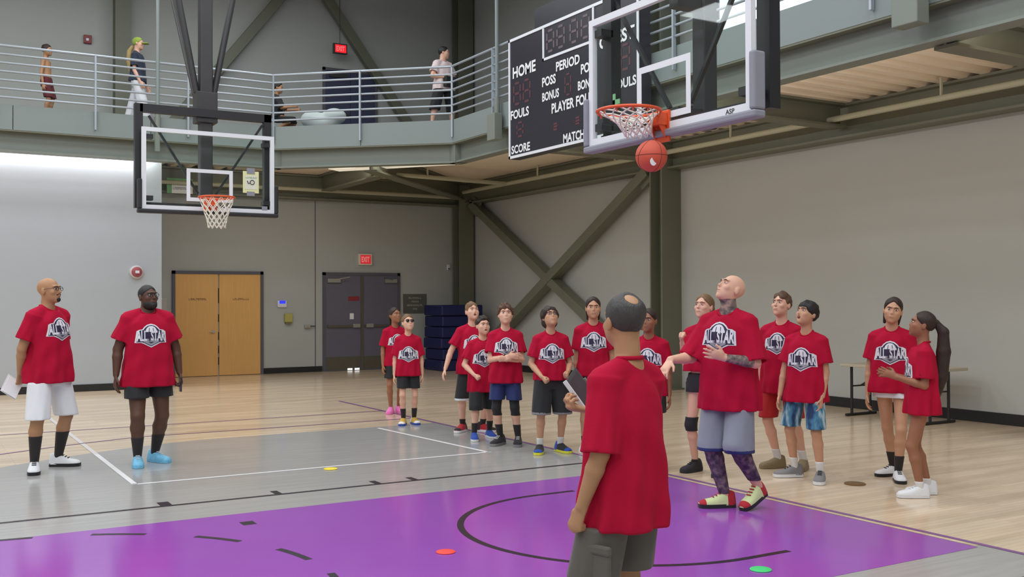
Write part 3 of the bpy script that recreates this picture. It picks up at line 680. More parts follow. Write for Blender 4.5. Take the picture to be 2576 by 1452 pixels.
# ------------------------------------------------------------------ people: signed distance bodies meshed as one surface
f32 = np.float32
def capsule(a, b, ra, rb, flat=None):
    a = np.array(a, f32); b = np.array(b, f32); ab = b-a; L2 = float(ab@ab)+1e-9
    if flat is not None: n = np.array(flat[0], f32); n = n/np.linalg.norm(n); sc = 1/flat[1]-1
    def f(X, Y, Z):
        px, py, pz = X-a[0], Y-a[1], Z-a[2]
        t = np.clip((px*ab[0]+py*ab[1]+pz*ab[2])/L2, 0, 1)
        dx, dy, dz = px-t*ab[0], py-t*ab[1], pz-t*ab[2]
        if flat is not None:
            q = (dx*n[0]+dy*n[1]+dz*n[2])*sc; dx, dy, dz = dx+q*n[0], dy+q*n[1], dz+q*n[2]
        return np.sqrt(dx*dx+dy*dy+dz*dz)-(ra+(rb-ra)*t)
    r = max(ra, rb); return f, np.minimum(a, b)-r, np.maximum(a, b)+r
def tcyl(a, b, ra, rb, fold=0.0, ph=0.0):
    """tapered cylinder with flat ends, optional lengthwise folds"""
    a = np.array(a, f32); b = np.array(b, f32); ab = b-a; L = float(np.linalg.norm(ab)); d = ab/L
    u = np.cross(d, (0, 1, .3)); u = u/np.linalg.norm(u); v = np.cross(d, u)
    def f(X, Y, Z):
        px, py, pz = X-a[0], Y-a[1], Z-a[2]; t = px*d[0]+py*d[1]+pz*d[2]
        q = np.sqrt(np.maximum(px*px+py*py+pz*pz-t*t, 0)); tt = np.clip(t/L, 0, 1); r = ra+(rb-ra)*tt
        if fold:
            th = np.arctan2(px*v[0]+py*v[1]+pz*v[2], px*u[0]+py*u[1]+pz*u[2])
            r = r+fold*tt*(np.sin(5*th+ph+4*tt)+.6*np.sin(8*th+2.3*ph-3*tt))
        return np.maximum(q-r, np.abs(t-L/2)-L/2)
    r = max(ra, rb)+2*fold; return f, np.minimum(a, b)-r, np.maximum(a, b)+r
def ellipsoid(c, r, Rm=None):
    c = np.array(c, f32); r = np.array(r, f32); Rm = np.eye(3, dtype=f32) if Rm is None else np.array(Rm, f32)
    def f(X, Y, Z):
        px, py, pz = X-c[0], Y-c[1], Z-c[2]
        q = [px*Rm[0, i]+py*Rm[1, i]+pz*Rm[2, i] for i in range(3)]
        k0 = np.sqrt(sum((q[i]/r[i])**2 for i in range(3))); k1 = np.sqrt(sum((q[i]/r[i]**2)**2 for i in range(3)))+1e-6
        return k0*(k0-1)/k1
    m = r.max(); return f, c-m, c+m
def smooth_interp(zs, vs):
    zs = np.array(zs, float); vs = np.array(vs, float); g = np.linspace(zs[0], zs[-1], 90); v = np.interp(g, zs, vs)
    for _ in range(6): v[1:-1] = .25*v[:-2]+.5*v[1:-1]+.25*v[2:]
    return g.astype(f32), v.astype(f32)
def loft(zs, ws, ds, yo=None, n=2.5, lean=0.0, z0=0.0, fold=None, tw=0.0):
    zg, wg = smooth_interp(zs, ws); _, dg = smooth_interp(zs, ds); _, yg = smooth_interp(zs, yo if yo is not None else [0]*len(zs))
    za, zb = float(zg[0]), float(zg[-1])
    def f(X, Y, Z):
        ww = np.interp(Z, zg, wg).astype(f32); dd = np.interp(Z, zg, dg).astype(f32); yy = np.interp(Z, zg, yg).astype(f32)+lean*(Z-z0)
        x, y = X, Y-yy
        q = ((np.abs(x)/ww)**n+(np.abs(y)/dd)**n)**(1/n)
        if fold:
            th = np.arctan2(y/dd, x/ww); am = fold[0]*np.clip((fold[2]-Z)/(fold[2]-za), 0, 1)
            p = fold[1]
            q = q-am/np.minimum(ww, dd)*(np.sin(7*th+p+3*Z)+.7*np.sin(11*th+2*p-9*Z)+.8*np.sin(4*th-p+7*Z)+.9)
            q = q-fold[0]*.35/np.minimum(ww, dd)*np.sin(26*Z+5*np.sin(th+p)+p)*np.clip((Z-za)/.1, 0, 1)
        r = (q-1)*np.minimum(ww, dd); dz = np.abs(Z-(za+zb)/2)-(zb-za)/2
        return np.where((r > 0) & (dz > 0), np.sqrt(np.maximum(r, 0)**2+np.maximum(dz, 0)**2), np.maximum(r, dz))
    mw = max(ws)*1.1; md = max(ds)*1.1+abs(lean)*(zb-za)+(max(map(abs, yo)) if yo is not None else 0)
    return f, np.array([-mw, -md, za]), np.array([mw, md, zb])
class Field:
    def __init__(s, h): s.h = h; s.ops = []
    def add(s, prim, k=.02): s.ops.append(('u', prim, k)); return s
    def sub(s, prim, k=.004): s.ops.append(('s', prim, k)); return s
    def cut(s, fn): s.ops.append(('c', fn, 0)); return s
    def mesh(s):
        h = s.h; los = np.min([p[1] for m, p, k in s.ops if m == 'u'], 0)-3*h; his = np.max([p[2] for m, p, k in s.ops if m == 'u'], 0)+3*h
        n = np.ceil((his-los)/h).astype(int)+1; D = np.full(n, .3, f32); ax = [(los[i]+h*np.arange(n[i])).astype(f32) for i in range(3)]
        for m, p, k in s.ops:
            if m == 'c':
                D = np.maximum(D, p(ax[0][:, None, None], ax[1][None, :, None], ax[2][None, None, :])); continue
            fn, lo, hi = p; mg = k+3*h
            i0 = np.clip(((lo-mg-los)/h).astype(int), 0, n-1); i1 = np.clip(np.ceil((hi+mg-los)/h).astype(int)+1, 1, n)
            if np.any(i1 <= i0): continue
            sl = tuple(slice(a, b) for a, b in zip(i0, i1))
            d = fn(ax[0][sl[0]][:, None, None], ax[1][sl[1]][None, :, None], ax[2][sl[2]][None, None, :])
            A = D[sl]
            if m == 'u':
                hh = np.maximum(k-np.abs(A-d), 0); D[sl] = np.minimum(A, d)-hh*hh*(.25/max(k, 1e-6))
            else:
                d = -d; hh = np.maximum(k-np.abs(A-d), 0); D[sl] = np.maximum(A, d)+hh*hh*(.25/max(k, 1e-6))
        return surface_nets(D, h, los)
def surface_nets(D, h, org):
    S = D < 0; n = np.array(D.shape)
    cnt = np.zeros(n-1, np.int8)
    for i in (0, 1):
        for j in (0, 1):
            for k in (0, 1): cnt += S[i:n[0]-1+i, j:n[1]-1+j, k:n[2]-1+k]
    act = (cnt > 0) & (cnt < 8); I, J, K = np.nonzero(act); m = len(I)
    idx = np.full(act.shape, -1, np.int32); idx[I, J, K] = np.arange(m)
    C = [(i, j, k) for i in (0, 1) for j in (0, 1) for k in (0, 1)]
    val = [D[I+i, J+j, K+k] for i, j, k in C]; pos = np.zeros((m, 3), f32); num = np.zeros(m, f32)
    for a in range(8):
        for b in range(a+1, 8):
            if sum(abs(x-y) for x, y in zip(C[a], C[b])) != 1: continue
            x = (val[a] < 0) != (val[b] < 0); t = np.where(x, val[a]/(val[a]-val[b]+1e-12), 0)
            for q in range(3): pos[:, q] += np.where(x, C[a][q]+t*(C[b][q]-C[a][q]), 0)
            num += x
    pos = pos/np.maximum(num, 1)[:, None]
    V = (np.stack([I, J, K], 1)+pos)*h+org[None, :]
    Fs = []
    for ax in range(3):
        s0 = [slice(None)]*3; s1 = [slice(None)]*3; s0[ax] = slice(0, -1); s1[ax] = slice(1, None)
        a, b = S[tuple(s0)], S[tuple(s1)]; ch = a != b
        o1, o2 = (ax+1) % 3, (ax+2) % 3
        P = np.stack(np.nonzero(ch), 1); P = P[(P[:, o1] > 0) & (P[:, o2] > 0) & (P[:, o1] < n[o1]-1) & (P[:, o2] < n[o2]-1)]
        ins = a[P[:, 0], P[:, 1], P[:, 2]]
        e1 = np.zeros(3, int); e1[o1] = 1; e2 = np.zeros(3, int); e2[o2] = 1
        q = [idx[tuple((P-x).T)] for x in (e1+e2, e2, 0*e1, e1)]
        Q = np.stack(q, 1); Q[~ins] = Q[~ins][:, ::-1]; Fs.append(Q)
    F = np.concatenate(Fs); F = F[(F >= 0).all(1)]
    return V, F
def rotm(yaw=0, pitch=0, roll=0):
    """yaw clockwise seen from above, pitch up, roll to the right; degrees"""
    a, b, c = map(math.radians, (-yaw, pitch, roll))
    Rz = np.array([[math.cos(a), -math.sin(a), 0], [math.sin(a), math.cos(a), 0], [0, 0, 1]])
    Rx = np.array([[1, 0, 0], [0, math.cos(b), -math.sin(b)], [0, math.sin(b), math.cos(b)]])
    Ry = np.array([[math.cos(c), 0, math.sin(c)], [0, 1, 0], [-math.sin(c), 0, math.cos(c)]])
    return Rz@Rx@Ry
def unit(v): v = np.array(v, float); return v/np.linalg.norm(v)

# shirt print, laid out in units of its own width
def logo_layers():
    S = lambda P: [((x-925)/1310, (800-y)/1310) for x, y in P]
    outline = S([(245, 1125), (335, 610), (430, 555), (565, 535), (640, 430), (760, 335), (925, 290), (1090, 335), (1210, 430), (1290, 535), (1430, 555), (1545, 630), (1585, 1125), (1345, 1120), (1250, 1160), (925, 1330), (600, 1160), (500, 1120)])
    def shrink(P, k, c=(0, -.02)): return [((x-c[0])*k+c[0], (y-c[1])*k+c[1]) for x, y in P]
    out = []
    def poly(P, z, mi):
        bm = bmesh.new(); bm.faces.new([bm.verts.new((x, y, 0)) for x, y in P]); bmesh.ops.triangulate(bm, faces=bm.faces)
        addbm(bm, z, mi)
    def addbm(bm, z, mi):
        xs = [v.co.x for v in bm.verts]; ys = [v.co.y for v in bm.verts]
        for g in np.arange(-.5, .55, .07):
            if min(xs) < g < max(xs): bmesh.ops.bisect_plane(bm, geom=bm.verts[:]+bm.edges[:]+bm.faces[:], plane_co=(g, 0, 0), plane_no=(1, 0, 0))
        for g in np.arange(-.45, .5, .08):
            if min(ys) < g < max(ys): bmesh.ops.bisect_plane(bm, geom=bm.verts[:]+bm.edges[:]+bm.faces[:], plane_co=(0, g, 0), plane_no=(0, 1, 0))
        bm.verts.index_update(); V = np.array([v.co[:2] for v in bm.verts]); F = [tuple(v.index for v in f.verts) for f in bm.faces]
        out.append((V, F, z, mi)); bm.free()
    poly(outline, 1, 0); poly(shrink(outline, .90), 2, 1)
    dome = [(.205*math.cos(a), .085+.245*math.sin(a)) for a in np.linspace(.12, math.pi-.12, 14)]
    poly(S([(620, 945), (1235, 945), (1250, 1080), (925, 1245), (600, 1080)]), 3, 2)
    poly([(x*.92, y*.93+.01) for x, y in dome], 3, 0)
    for s in (-1, 1): poly([(s*.05, .25), (s*.07, .25), (s*.09, .06), (s*.07, .06)][::s], 4, 1)
    for txt, x0, x1 in (('ALL', 325, 745), ('STAR', 905, 1530)):
        V, F = text_fit(txt, (x0-925)/1310, (x1-925)/1310, (800-1025)/1310, (800-605)/1310, .035)
        V[:, 1] += .10*np.abs(V[:, 0])*np.sign(V[:, 1]+.02)*.6
        bm = bmesh.new(); vv = [bm.verts.new((a, b, 0)) for a, b in V]
        for f in F:
            try: bm.faces.new([vv[i] for i in f])
            except ValueError: pass
        addbm(bm, 4, 0)
    poly(S([(755, 650), (880, 640), (860, 760), (950, 830), (900, 900), (880, 1040), (820, 1030), (840, 900), (780, 800)]), 5, 3)
    poly(S([(800, 1085), (1050, 1085), (925, 1150)]), 4, 1)
    return out
LOGO = logo_layers()
M_PRINT = [mat('print_white', rgb(224, 222, 230), .7), mat('print_navy', rgb(44, 38, 70), .7), mat('print_silver', rgb(150, 150, 160), .6), mat('print_purple', rgb(52, 34, 66), .7)]
m_red = mat('red_cotton', rgb(176, 14, 52), .9, noise=.07, nscale=7, bump=.12, bscale=90, spec=.2)
def cloth(name, c, n=.06): return mat(name, rgb(*c), .8, noise=n, nscale=9, bump=.1, bscale=90, sheen=.1)
def skinmat(name, c):
    m = mat('skin_'+name, rgb(*c), .5, noise=.06, nscale=14, spec=.4)
    m.node_tree.nodes['Principled BSDF'].inputs['Subsurface Weight'].default_value = .0
    return m
def hairmat(name, c): return mat('hair_'+name, rgb(*c), .55, noise=.35, nscale=45, bump=.5, bscale=160, stretch=(1, 1, .25))
m_eye = mat('eye_white', rgb(225, 218, 212), .3); m_iris = mat('eye_dark', rgb(32, 24, 20), .25)

def head_field(F, c, R, s, mouth_open=0.0, kid=False):
    c = np.array(c)
    T = lambda p: c+R@(np.array(p)*s)
    E = lambda p, r: ellipsoid(T(p), np.array(r)*s, R)
    Cp = lambda a, b, ra, rb: capsule(T(a), T(b), ra*s, rb*s)
    F.add(E((0, -.014, .030), (.074, .093, .083)), .02)
    F.add(E((0, .020, -.030), (.063, .068, .075)), .03)
    F.add(E((0, .032, -.068), (.051, .053, .040) if kid else (.047, .052, .042)), .025)
    if kid: F.add(E((0, .026, -.035), (.066, .062, .055)), .02)
    F.add(E((0, .068, -.096), (.022, .018, .017)), .02)
    for q in (-1, 1):
        F.add(E((q*.042, .060, -.022), (.022, .022, .02)), .015)
        F.add(Cp((q*.012, .090, .031), (q*.045, .075, .030), .009, .008), .012)
        F.sub(E((q*.032, .099, .007), (.017, .014, .011)), .012)
        F.add(E((q*.076, -.012, -.008), (.009, .019, .032)), .006)
    nd = .098 if kid else .104
    F.add(Cp((0, .088, .010), (0, nd, -.022), .006, .0085 if kid else .010), .012)
    F.add(E((0, nd-.008, -.027), (.0155, .010, .0075)), .008)
    F.add(E((0, .086, -.052), (.024, .012, .007)), .008); F.add(E((0, .083, -.064), (.021, .012, .007)), .008)
    if mouth_open: F.sub(E((0, .095, -.060), (.016, .02, .006+.012*mouth_open)), .004)

def hair_field(style, s, h):
    F = Field(h); g = lambda p: tuple(np.array(p)*s)
    nz = np.random.rand()*9
    def shell(r, a0, a1, c=(0, -.014, .032), am=.003, fr=70, curve=.0, soft=.028):
        c = np.array(c)*s; r = np.array(r)*s
        def f(X, Y, Z):
            q = np.sqrt(((X-c[0])/r[0])**2+((Y-c[1])/r[1])**2+((Z-c[2])/r[2])**2)
            b = am*s*(np.sin(fr*X/s+nz+2*np.sin(30*Z/s))+np.sin(fr*.8*Y/s+nz*2)*np.sin(fr*.9*Z/s+1))
            lim = a0*s+a1*np.clip(Y, -.09*s, 1)-curve*np.abs(X)+.003*s*np.sin(120*X/s+nz)   # hairline
            dd = (Z-lim)/s
            return (q-1)*r.min()-b+s*.013*np.clip(1-dd/soft, 0, 2.2)
        return f, c-r*1.15, c+r*1.15
    if style == 'short': F.add(shell((.081, .101, .092), .008, .80, curve=.45))
    elif style == 'buzz': F.add(shell((.0768, .0958, .0862), .010, .80, am=.0005, soft=.012, curve=.35))
    elif style == 'curly': F.add(shell((.089, .106, .104), .000, .70, am=.007, fr=110, curve=.3))
    elif style == 'crop': F.add(shell((.083, .103, .098), .004, .74, am=.004, fr=90, curve=.35))
    elif style == 'bowl': F.add(shell((.087, .107, .100), -.026, .66, (0, -.010, .030), am=.0025, fr=110, soft=.03, curve=.1))
    elif style == 'mop':
        F.add(shell((.095, .110, .104), .004, .80, (0, -.014, .024), am=.005, soft=.02, curve=.9)); F.add(ellipsoid(g((0, -.05, -.045)), g((.088, .060, .070))), .02)
    elif style == 'balding':
        F.add(shell((.080, .100, .089), -.022, .72, am=.0012, soft=.02)); F.sub(ellipsoid(g((0, -.084, .124)), g((.032, .044, .041))), .03)
    elif style in ('pulled', 'pulled0', 'cap'):
        F.add(shell((.082, .102, .093), .014, .86, am=.0012, soft=.03, curve=.65))
    if style == 'pony':
        F.add(capsule(g((0, -.095, .03)), g((0, -.135, -.01)), .022*s, .028*s), .01); F.add(capsule(g((0, -.135, -.01)), g((.0, -.135, -.13)), .028*s, .012*s), .01)
    if style == 'ponyside':
        F.add(capsule(g((.03, -.085, .0)), g((.06, -.105, -.09)), .026*s, .026*s), .01); F.add(capsule(g((.06, -.105, -.09)), g((.07, -.08, -.20)), .026*s, .012*s), .01)
    if style == 'pulled':
        for q in (-1, 1): F.add(capsule(g((q*.066, -.03, -.02)), g((q*.058, -.045, -.115)), .016*s, .014*s), .01)
    if style == 'ponylong':
        F.add(ellipsoid(g((0, -.10, .03)), g((.03, .03, .03))), .01)
        for i, (a, b, ra, rb) in enumerate((((0, -.115, .02), (0, -.175, -.05), .030, .045), ((0, -.175, -.05), (0, -.19, -.22), .045, .058), ((0, -.19, -.22), (0, -.185, -.44), .058, .058), ((0, -.185, -.44), (0, -.165, -.62), .058, .026))):
            F.add(capsule(g(a), g(b), ra*s, rb*s, ((1, 0, 0), .8)), .015)
    return F.mesh()

def hand(F, W, d, n, t, s, mode):
    W = np.array(W); d, n, t = unit(d), unit(n), unit(t)
    curl = {'relax': (.25, .45, .35), 'fist': (1.35, 1.6, 1.0), 'open': (.05, .1, .1), 'grip': (.8, 1.0, .7), 'flat': (.1, .15, .15)}[mode]
    F.add(capsule(W-d*.02*s, W+d*.40*s+t*.015*s, .17*s, .21*s, (n, .48)), .012)
    for i in range(4):
        sp = (.165-.11*i); b = W+d*(.50-.03*abs(i-1.2))*s+t*sp*s; L = (.42, .47, .44, .34)[i]*s; ang = 0; p = b; spread = .10*(1.3-i) if mode == 'open' else .03*(1.3-i)
        dd0 = unit(d+t*spread)
        for q, fr in enumerate((.45, .31, .24)):
            ang += curl[q]*(1+.08*i); dd = dd0*math.cos(ang)+n*math.sin(ang); e = p+dd*L*fr
            F.add(capsule(p, e, (.056-.004*q)*s, (.052-.005*q)*s), .005); p = e
    b = W+d*.13*s+t*.15*s; dd = unit(d*.65+t*.65+n*.25) if mode != 'fist' else unit(d*.75+t*.25+n*.5); e = b+dd*.22*s
    F.add(capsule(b, e, .075*s, .058*s), .01); dd = unit(d*.85+t*.25+n*.35) if mode != 'fist' else unit(d*.35-t*.55+n*.6); F.add(capsule(e, e+dd*.20*s, .057*s, .046*s), .005)

def ell_mesh(mb, c, r, n=10, m=8): mb.sphere(c, r, n, m)
def xform(V, c, R): return (np.asarray(V)@R.T)+np.array(c)[None, :]

def shoe(root, ankle, yaw, L, upper, sole, lace, pitch=0.0, sock=None, high=.0, accent=None):
    """shoe lofted from cross sections; y forward"""
    secs = [(-.28, .10, .32), (-.26, .14, .42), (-.18, .165, .46+high), (-.05, .168, .47+high), (.06, .172, .42), (.20, .185, .34), (.38, .198, .265), (.55, .190, .235), (.66, .150, .205), (.72, .08, .15)]
    V, F, mi = [], [], []; n = 14
    for y, hw, ht in secs:
        for k in range(n):
            a = math.pi*(k/(n-1)); x = -math.cos(a); z = math.sin(a)**.75
            taper = 1 if y > .05 else 1-.35*z
            V.append((x*hw*L*taper, y*L, .085*L+(ht-.085)*L*z))
    for i in range(len(secs)-1):
        for k in range(n-1):
            F.append((i*n+k, (i+1)*n+k, (i+1)*n+k+1, i*n+k+1)); yc = secs[i][0]
            mi.append(1 if accent and (yc < -.1 or yc > .5) else 0)
    F.append(tuple(range(n))); mi.append(0); F.append(tuple((len(secs)-1)*n+k for k in range(n))[::-1]); mi.append(0)
    R = rotm(yaw, -pitch); base = np.array([ankle[0], ankle[1], 0.0])
    lift = 0.0 if not pitch else .70*L*math.sin(math.radians(pitch))
    def place(V): return xform(V, base+np.array([0, 0, lift]), R)
    o = mesh_obj('shoe', place(V), F, [upper, accent or upper], root, True, mi, True)
    out = [(-.28, .10), (-.24, .15), (-.05, .165), (.2, .185), (.4, .20), (.56, .19), (.68, .145), (.73, .07)]
    P = [(hw*L, y*L) for y, hw in out]+[(-hw*L, y*L) for y, hw in out[::-1]]
    mb = MB().prism(P, 0.0035, .115*L); o2 = mesh_obj('sole', place(mb.v), mb.f, sole, o, False, None, True)
    if lace:
        mb = MB()
        for k in range(4): y = (.08+.085*k)*L; mb.bar((-.07*L, y, (.425-.042*k)*L), (.07*L, y, (.425-.042*k)*L), .03*L, .02*L)
        mesh_obj('laces', place(mb.v), mb.f, lace, o, False, None, True)
    return o

def person(label, loc, az, H, skin, build=1.0, headk=.14, head=(0, 0, 0), arms=None, feet=None, sleeve=.72, hem=.44, shorts=(.28, None), hair=None, hairm=None,
           shoes=None, socks=None, shirt='red', logo=None, hv=.0078, belly=0.0, shirtw=1.0, beard=None, glasses=None, mouth_open=0.0, tattoo=None, leg_sleeves=(), lean=0.0, z=0.0, seed=1, group=None, hipdrop=0.0, mouthm=None, shorts_trim=None, pads=(), floor=0.0, neckup=0.0):
    root = thing('person', label, 'person', (loc[0], loc[1], z), -math.radians(az), group)
    b = build; rs = np.random.RandomState(seed); ph = rs.rand()*6
    hh = headk*H; s = hh/.225
    R = rotm(*head)
    yl = lambda zz: lean*(zz-.5*H)
    piv = np.array([0, yl(.87*H)-.004*H, H-.5*hh-.075*s]); hc = piv+R@np.array([0, .016*s, .075*s])
    shx = .089*H*(.5+.5*b); shz = (1-headk)*H-.052*H+neckup*H; sjz = shz-.026*H
    # ---- body
    F = Field(hv)
    zz = np.array([.455, .50, .56, .63, .70, .76, .80])*H; zz[4:] *= (shz-.01*H)/(.81*H); zz[-1] = shz-.01*H
    F.add(loft(zz, np.array([.07, .094, .090, .078, .084, .084, .055])*H*b, np.array([.05, .064, .060, .056, .058, .050, .030])*H*(b*.5+.5)*(1+.3*belly), lean=lean, z0=.5*H, n=2.2), .02)
    F.add(capsule((0, yl(shz)-.012*H, shz-.01*H), piv+np.array([0, -.006, .02]), .036*H*b, .031*H*(.5+.5*b)), .03)
    for q in (-1, 1): F.add(capsule((q*.022*H, yl(shz)-.014*H, shz+.004*H), (q*shx, yl(shz)-.008*H, sjz), .026*H*b, .031*H*b), .03)
    head_field(F, hc, R, s, mouth_open, H < 1.69)
    J = {}
    arms = arms or {}
    for q, sd in ((1, 'R'), (-1, 'L')):
        spec = arms.get(sd, ((.20, -.05, -1), (.06, .18, -1), 'relax')); u = unit(spec[0])*np.array([q, 1, 1]); fo = unit(spec[1])*np.array([q, 1, 1])
        S = np.array([q*shx, yl(shz)-.008*H, sjz-.004*H]); El = S+u*.172*H; Wr = El+fo*.142*H
        F.add(capsule(S, El, .030*H*b, .0235*H*b), .02); mid = El+(Wr-El)*.3
        F.add(capsule(El, mid, .0225*H*b, .0235*H*b), .01); F.add(capsule(mid, Wr, .0235*H*b, .0152*H*(.4+.6*b)), .01)
        hd = unit(spec[3])*np.array([q, 1, 1]) if len(spec) > 3 and spec[3] is not None else fo
        if len(spec) > 4: pn = unit(spec[4])*np.array([q, 1, 1])
        else: pn = np.array([-q, 0, 0.])
        pn = pn-hd*(pn@hd)
        if np.linalg.norm(pn) < .1: pn = np.array([0, 0, -1.])-hd*(-hd[2])
        pn = unit(pn); tt = -q*np.cross(pn, hd)
        hand(F, Wr+hd*.008*H, hd, pn, tt, .103*H*(.75+.25*b) if H > 1.3 else .1*H, spec[2])
        J[sd] = (S, El, Wr, u, fo, hd, pn)
    feet = feet or {}
    for q, sd in ((1, 'R'), (-1, 'L')):
        fx, fy, fyaw, fp = (list(feet.get(sd, (.06*H, 0, 8)))+[0])[:4]; fyaw *= q if sd not in feet else 1
        A = np.array([q*fx if sd not in feet else fx, fy, .055*H+floor])
        hip = np.array([q*.05*H*b, 0, .505*H-hipdrop])
        if fp: A[2] += .70*.152*H*math.sin(math.radians(fp))
        L1, L2 = .237*H, .226*H; v = A-hip; d = min(np.linalg.norm(v), (L1+L2)*.9995); vd = unit(v); x = (L1*L1-L2*L2+d*d)/(2*d); hgt = math.sqrt(max(L1*L1-x*x, 0))
        fwd = np.array([math.sin(math.radians(fyaw)), math.cos(math.radians(fyaw)), 0]); kd = fwd-vd*(fwd@vd); K = hip+vd*x+unit(kd)*hgt
        F.add(capsule(hip, K, .049*H*b, .0315*H*b), .03); C = K+(A-K)*.30+np.array([0, -.006*H, 0])
        F.add(capsule(K, C, .0300*H*b, .0325*H*b), .02); F.add(capsule(C, A, .0325*H*b, .0185*H*(.5+.5*b)), .015)
        Rf = rotm(fyaw, -fp); F.add(capsule(A+Rf@np.array([0, -.012*H, -.02*H]), A+Rf@np.array([0, .06*H, -.028*H]), .017*H, .014*H), .012)
        J['leg'+sd] = (hip, K, A, fyaw, fp, C)
    V, Fc = F.mesh(); midx = None; mats = [skin]
    if tattoo:
        c = V[Fc].mean(1); midx = np.zeros(len(Fc), int)
        neck = (c[:, 2] > shz-.02*H) & (c[:, 2] < piv[2]-.0*s) ; midx[neck] = 1
        for sd in 'RL':
            S, El, Wr = J[sd][:3]; a = Wr-El; t_ = ((c-El)@a)/(a@a); dist = np.linalg.norm(c-El-np.clip(t_, 0, 1)[:, None]*a, axis=1)
            if sd == tattoo[1] or tattoo[1] == 'both': midx[(t_ > .12) & (t_ < 1.0) & (dist < .05*H)] = 1
        mats.append(tattoo[0])
    mesh_obj('body', V, Fc, mats, root, True, midx, True)
    # ---- face
    def hv_(mb, name, m, par=root): return mesh_obj(name, xform(np.array(mb.v)*s, hc, R), mb.f, m, par, True, None, True)
    detail = hv < .010
    if detail:
        for q in (-1, 1):
            mb = MB(); mb.sphere((q*.031, .0795, .0075), (.0135, .0085, .0062), 12, 8); e = hv_(mb, 'eye', m_eye)
            mb = MB(); mb.sphere((q*.031, .0865, .0078), (.0062, .0030, .0056), 10, 6); hv_(mb, 'iris', m_iris, e)
            bm_ = hairm or m_iris
            mb = MB().tube([(q*.013, .0935, .0245), (q*.030, .0905, .0295), (q*.047, .077, .0255)], [.0032, .0042, .0022], 6); hv_(mb, 'eyebrow', bm_)
        mb = MB().sphere((0, .0915 if not mouth_open else .0885, -.0585), (.0205-.005*mouth_open, .0055, .0022+.010*mouth_open), 12, 6); hv_(mb, 'mouth', mouthm or mat('lip_dark', rgb(120, 62, 56), .5))
    # ---- hair, beard, glasses
    if hair:
        V, Fc = hair_field('pulled0' if hair.startswith('pony') else hair, s, max(hv*.7, .0042)); mesh_obj('hair', xform(V, hc, R), Fc, hairm, root, True, None, True)
        if hair.startswith('pony'):
            V, Fc = hair_field(hair, s, max(hv*.7, .0042)); mesh_obj('ponytail', xform(V, hc, rotm(head[0], head[1]*.35, 0)), Fc, hairm, root, True, None, True)
    if beard:
        Fb = Field(.0045)
        if beard == 'full':
            Fb.add(ellipsoid(np.array((0, .020, -.072))*s, np.array((.065, .070, .060))*s), .01); Fb.add(ellipsoid(np.array((0, .075, -.092))*s, np.array((.035, .028, .03))*s), .02)
            Fb.cut(lambda X, Y, Z: (Z+.044*s+.0*Y)+0*X).cut(lambda X, Y, Z: -(Y+.012*s)+0*X+0*Z)
            Fb.sub(ellipsoid(np.array((0, .10, -.058))*s, np.array((.024, .03, .010))*s), .004)
        else:
            Fb.add(ellipsoid(np.array((0, .078, -.088))*s, np.array((.024, .018, .022))*s), .01); Fb.add(capsule(np.array((-.024, .087, -.046))*s, np.array((.024, .087, -.046))*s, .006*s, .006*s), .004)
        V, Fc = Fb.mesh(); mesh_obj('beard', xform(V, hc, R), Fc, hairm or m_iris, root, True, None, True)
    if glasses:
        mb = MB()
        for q in (-1, 1):
            mb.tube([(q*.033+.022*math.cos(a), .098-.006*abs(math.cos(a)*q+q*0)*0, .006+.017*math.sin(a)) for a in np.linspace(0, 2*math.pi, 17)[:-1]], .0022, 5, closed=True)
            mb.tube([(q*.055, .096, .011), (q*.077, .04, .014), (q*.079, -.015, .008)], .002, 5)
        mb.tube([(-.011, .100, .009), (.011, .100, .009)], .0018, 5)
        g = hv_(mb, 'glasses', mat('glasses_frame', rgb(38, 34, 36), .3))
        if glasses == 'sun':
            mb = MB()
            for q in (-1, 1): mb.lathe((q*.033, .098, .006), [(.021, 0), (.021, .002)], 14, 'y')
            hv_(mb, 'lens', mat('dark_lens', rgb(30, 30, 36), .1), g)
    # ---- shirt
    if shirt:
        sm = {'red': m_red}.get(shirt, shirt); F = Field(min(.0095, hv*1.25)); hz = hem*H; W_ = shirtw
        zz = np.array([hz, hz+.06*H, .58*H, .66*H, shz-.09*H, shz-.045*H, shz-.012*H, shz+.010*H])
        if hem > .55: zz = np.array([hz, hz+.03*H, hz+.06*H, .68*H, shz-.09*H, shz-.045*H, shz-.012*H, shz+.010*H])
        ww = np.array([.116, .114, .106, .102, .101, .092, .060, .036])*H*(.35+.65*b)*W_; dd = np.array([.086, .086, .082, .080, .078, .070, .055, .042])*H*(.4+.6*b)*(.4+.6*W_); dd[:4] *= 1+.25*belly; dd[4] *= 1+.12*belly
        LF = loft(zz, ww, dd, lean=lean, z0=.5*H, n=2.4, fold=(.0095*H/1.7, ph, .74*H))
        for sd in 'RL':
            S, El, Wr, u = J[sd][:4]; e = S+u*.172*H*sleeve; q = 1 if sd == 'R' else -1; rr = (.3+.7*b)
            F.add(tcyl(S-u*.01*H, e, .041*H*rr, .050*H*rr*(W_*.6+.4), .005*H/1.7, ph+q), .02)
            F.sub(tcyl(e-u*.02*H, e+u*.03*H, .048*H*rr*(W_*.6+.4)-.017, .050*H*rr*(W_*.6+.4)-.014), .003)
        F.add(LF, .03)
        for q in (-1, 1): F.add(capsule((q*.024*H, yl(shz)-.012*H, shz+.006*H), (q*shx, yl(shz)-.006*H, sjz), .030*H*b, .040*H*b), .025)
        nb_ = np.array([0, yl(shz)-.008*H, shz]); F.sub(capsule(nb_+np.array([0, .002*H, .028*H]), nb_+np.array([0, .02*H, .12*H]), .034*H*(.4+.6*b), .05*H*b), .006)
        F.sub(ellipsoid(nb_+np.array([0, .034*H, .020*H]), (.036*H*b, .03*H*b, .026*H)), .006)
        V, Fc = F.mesh(); V = V.astype(float)
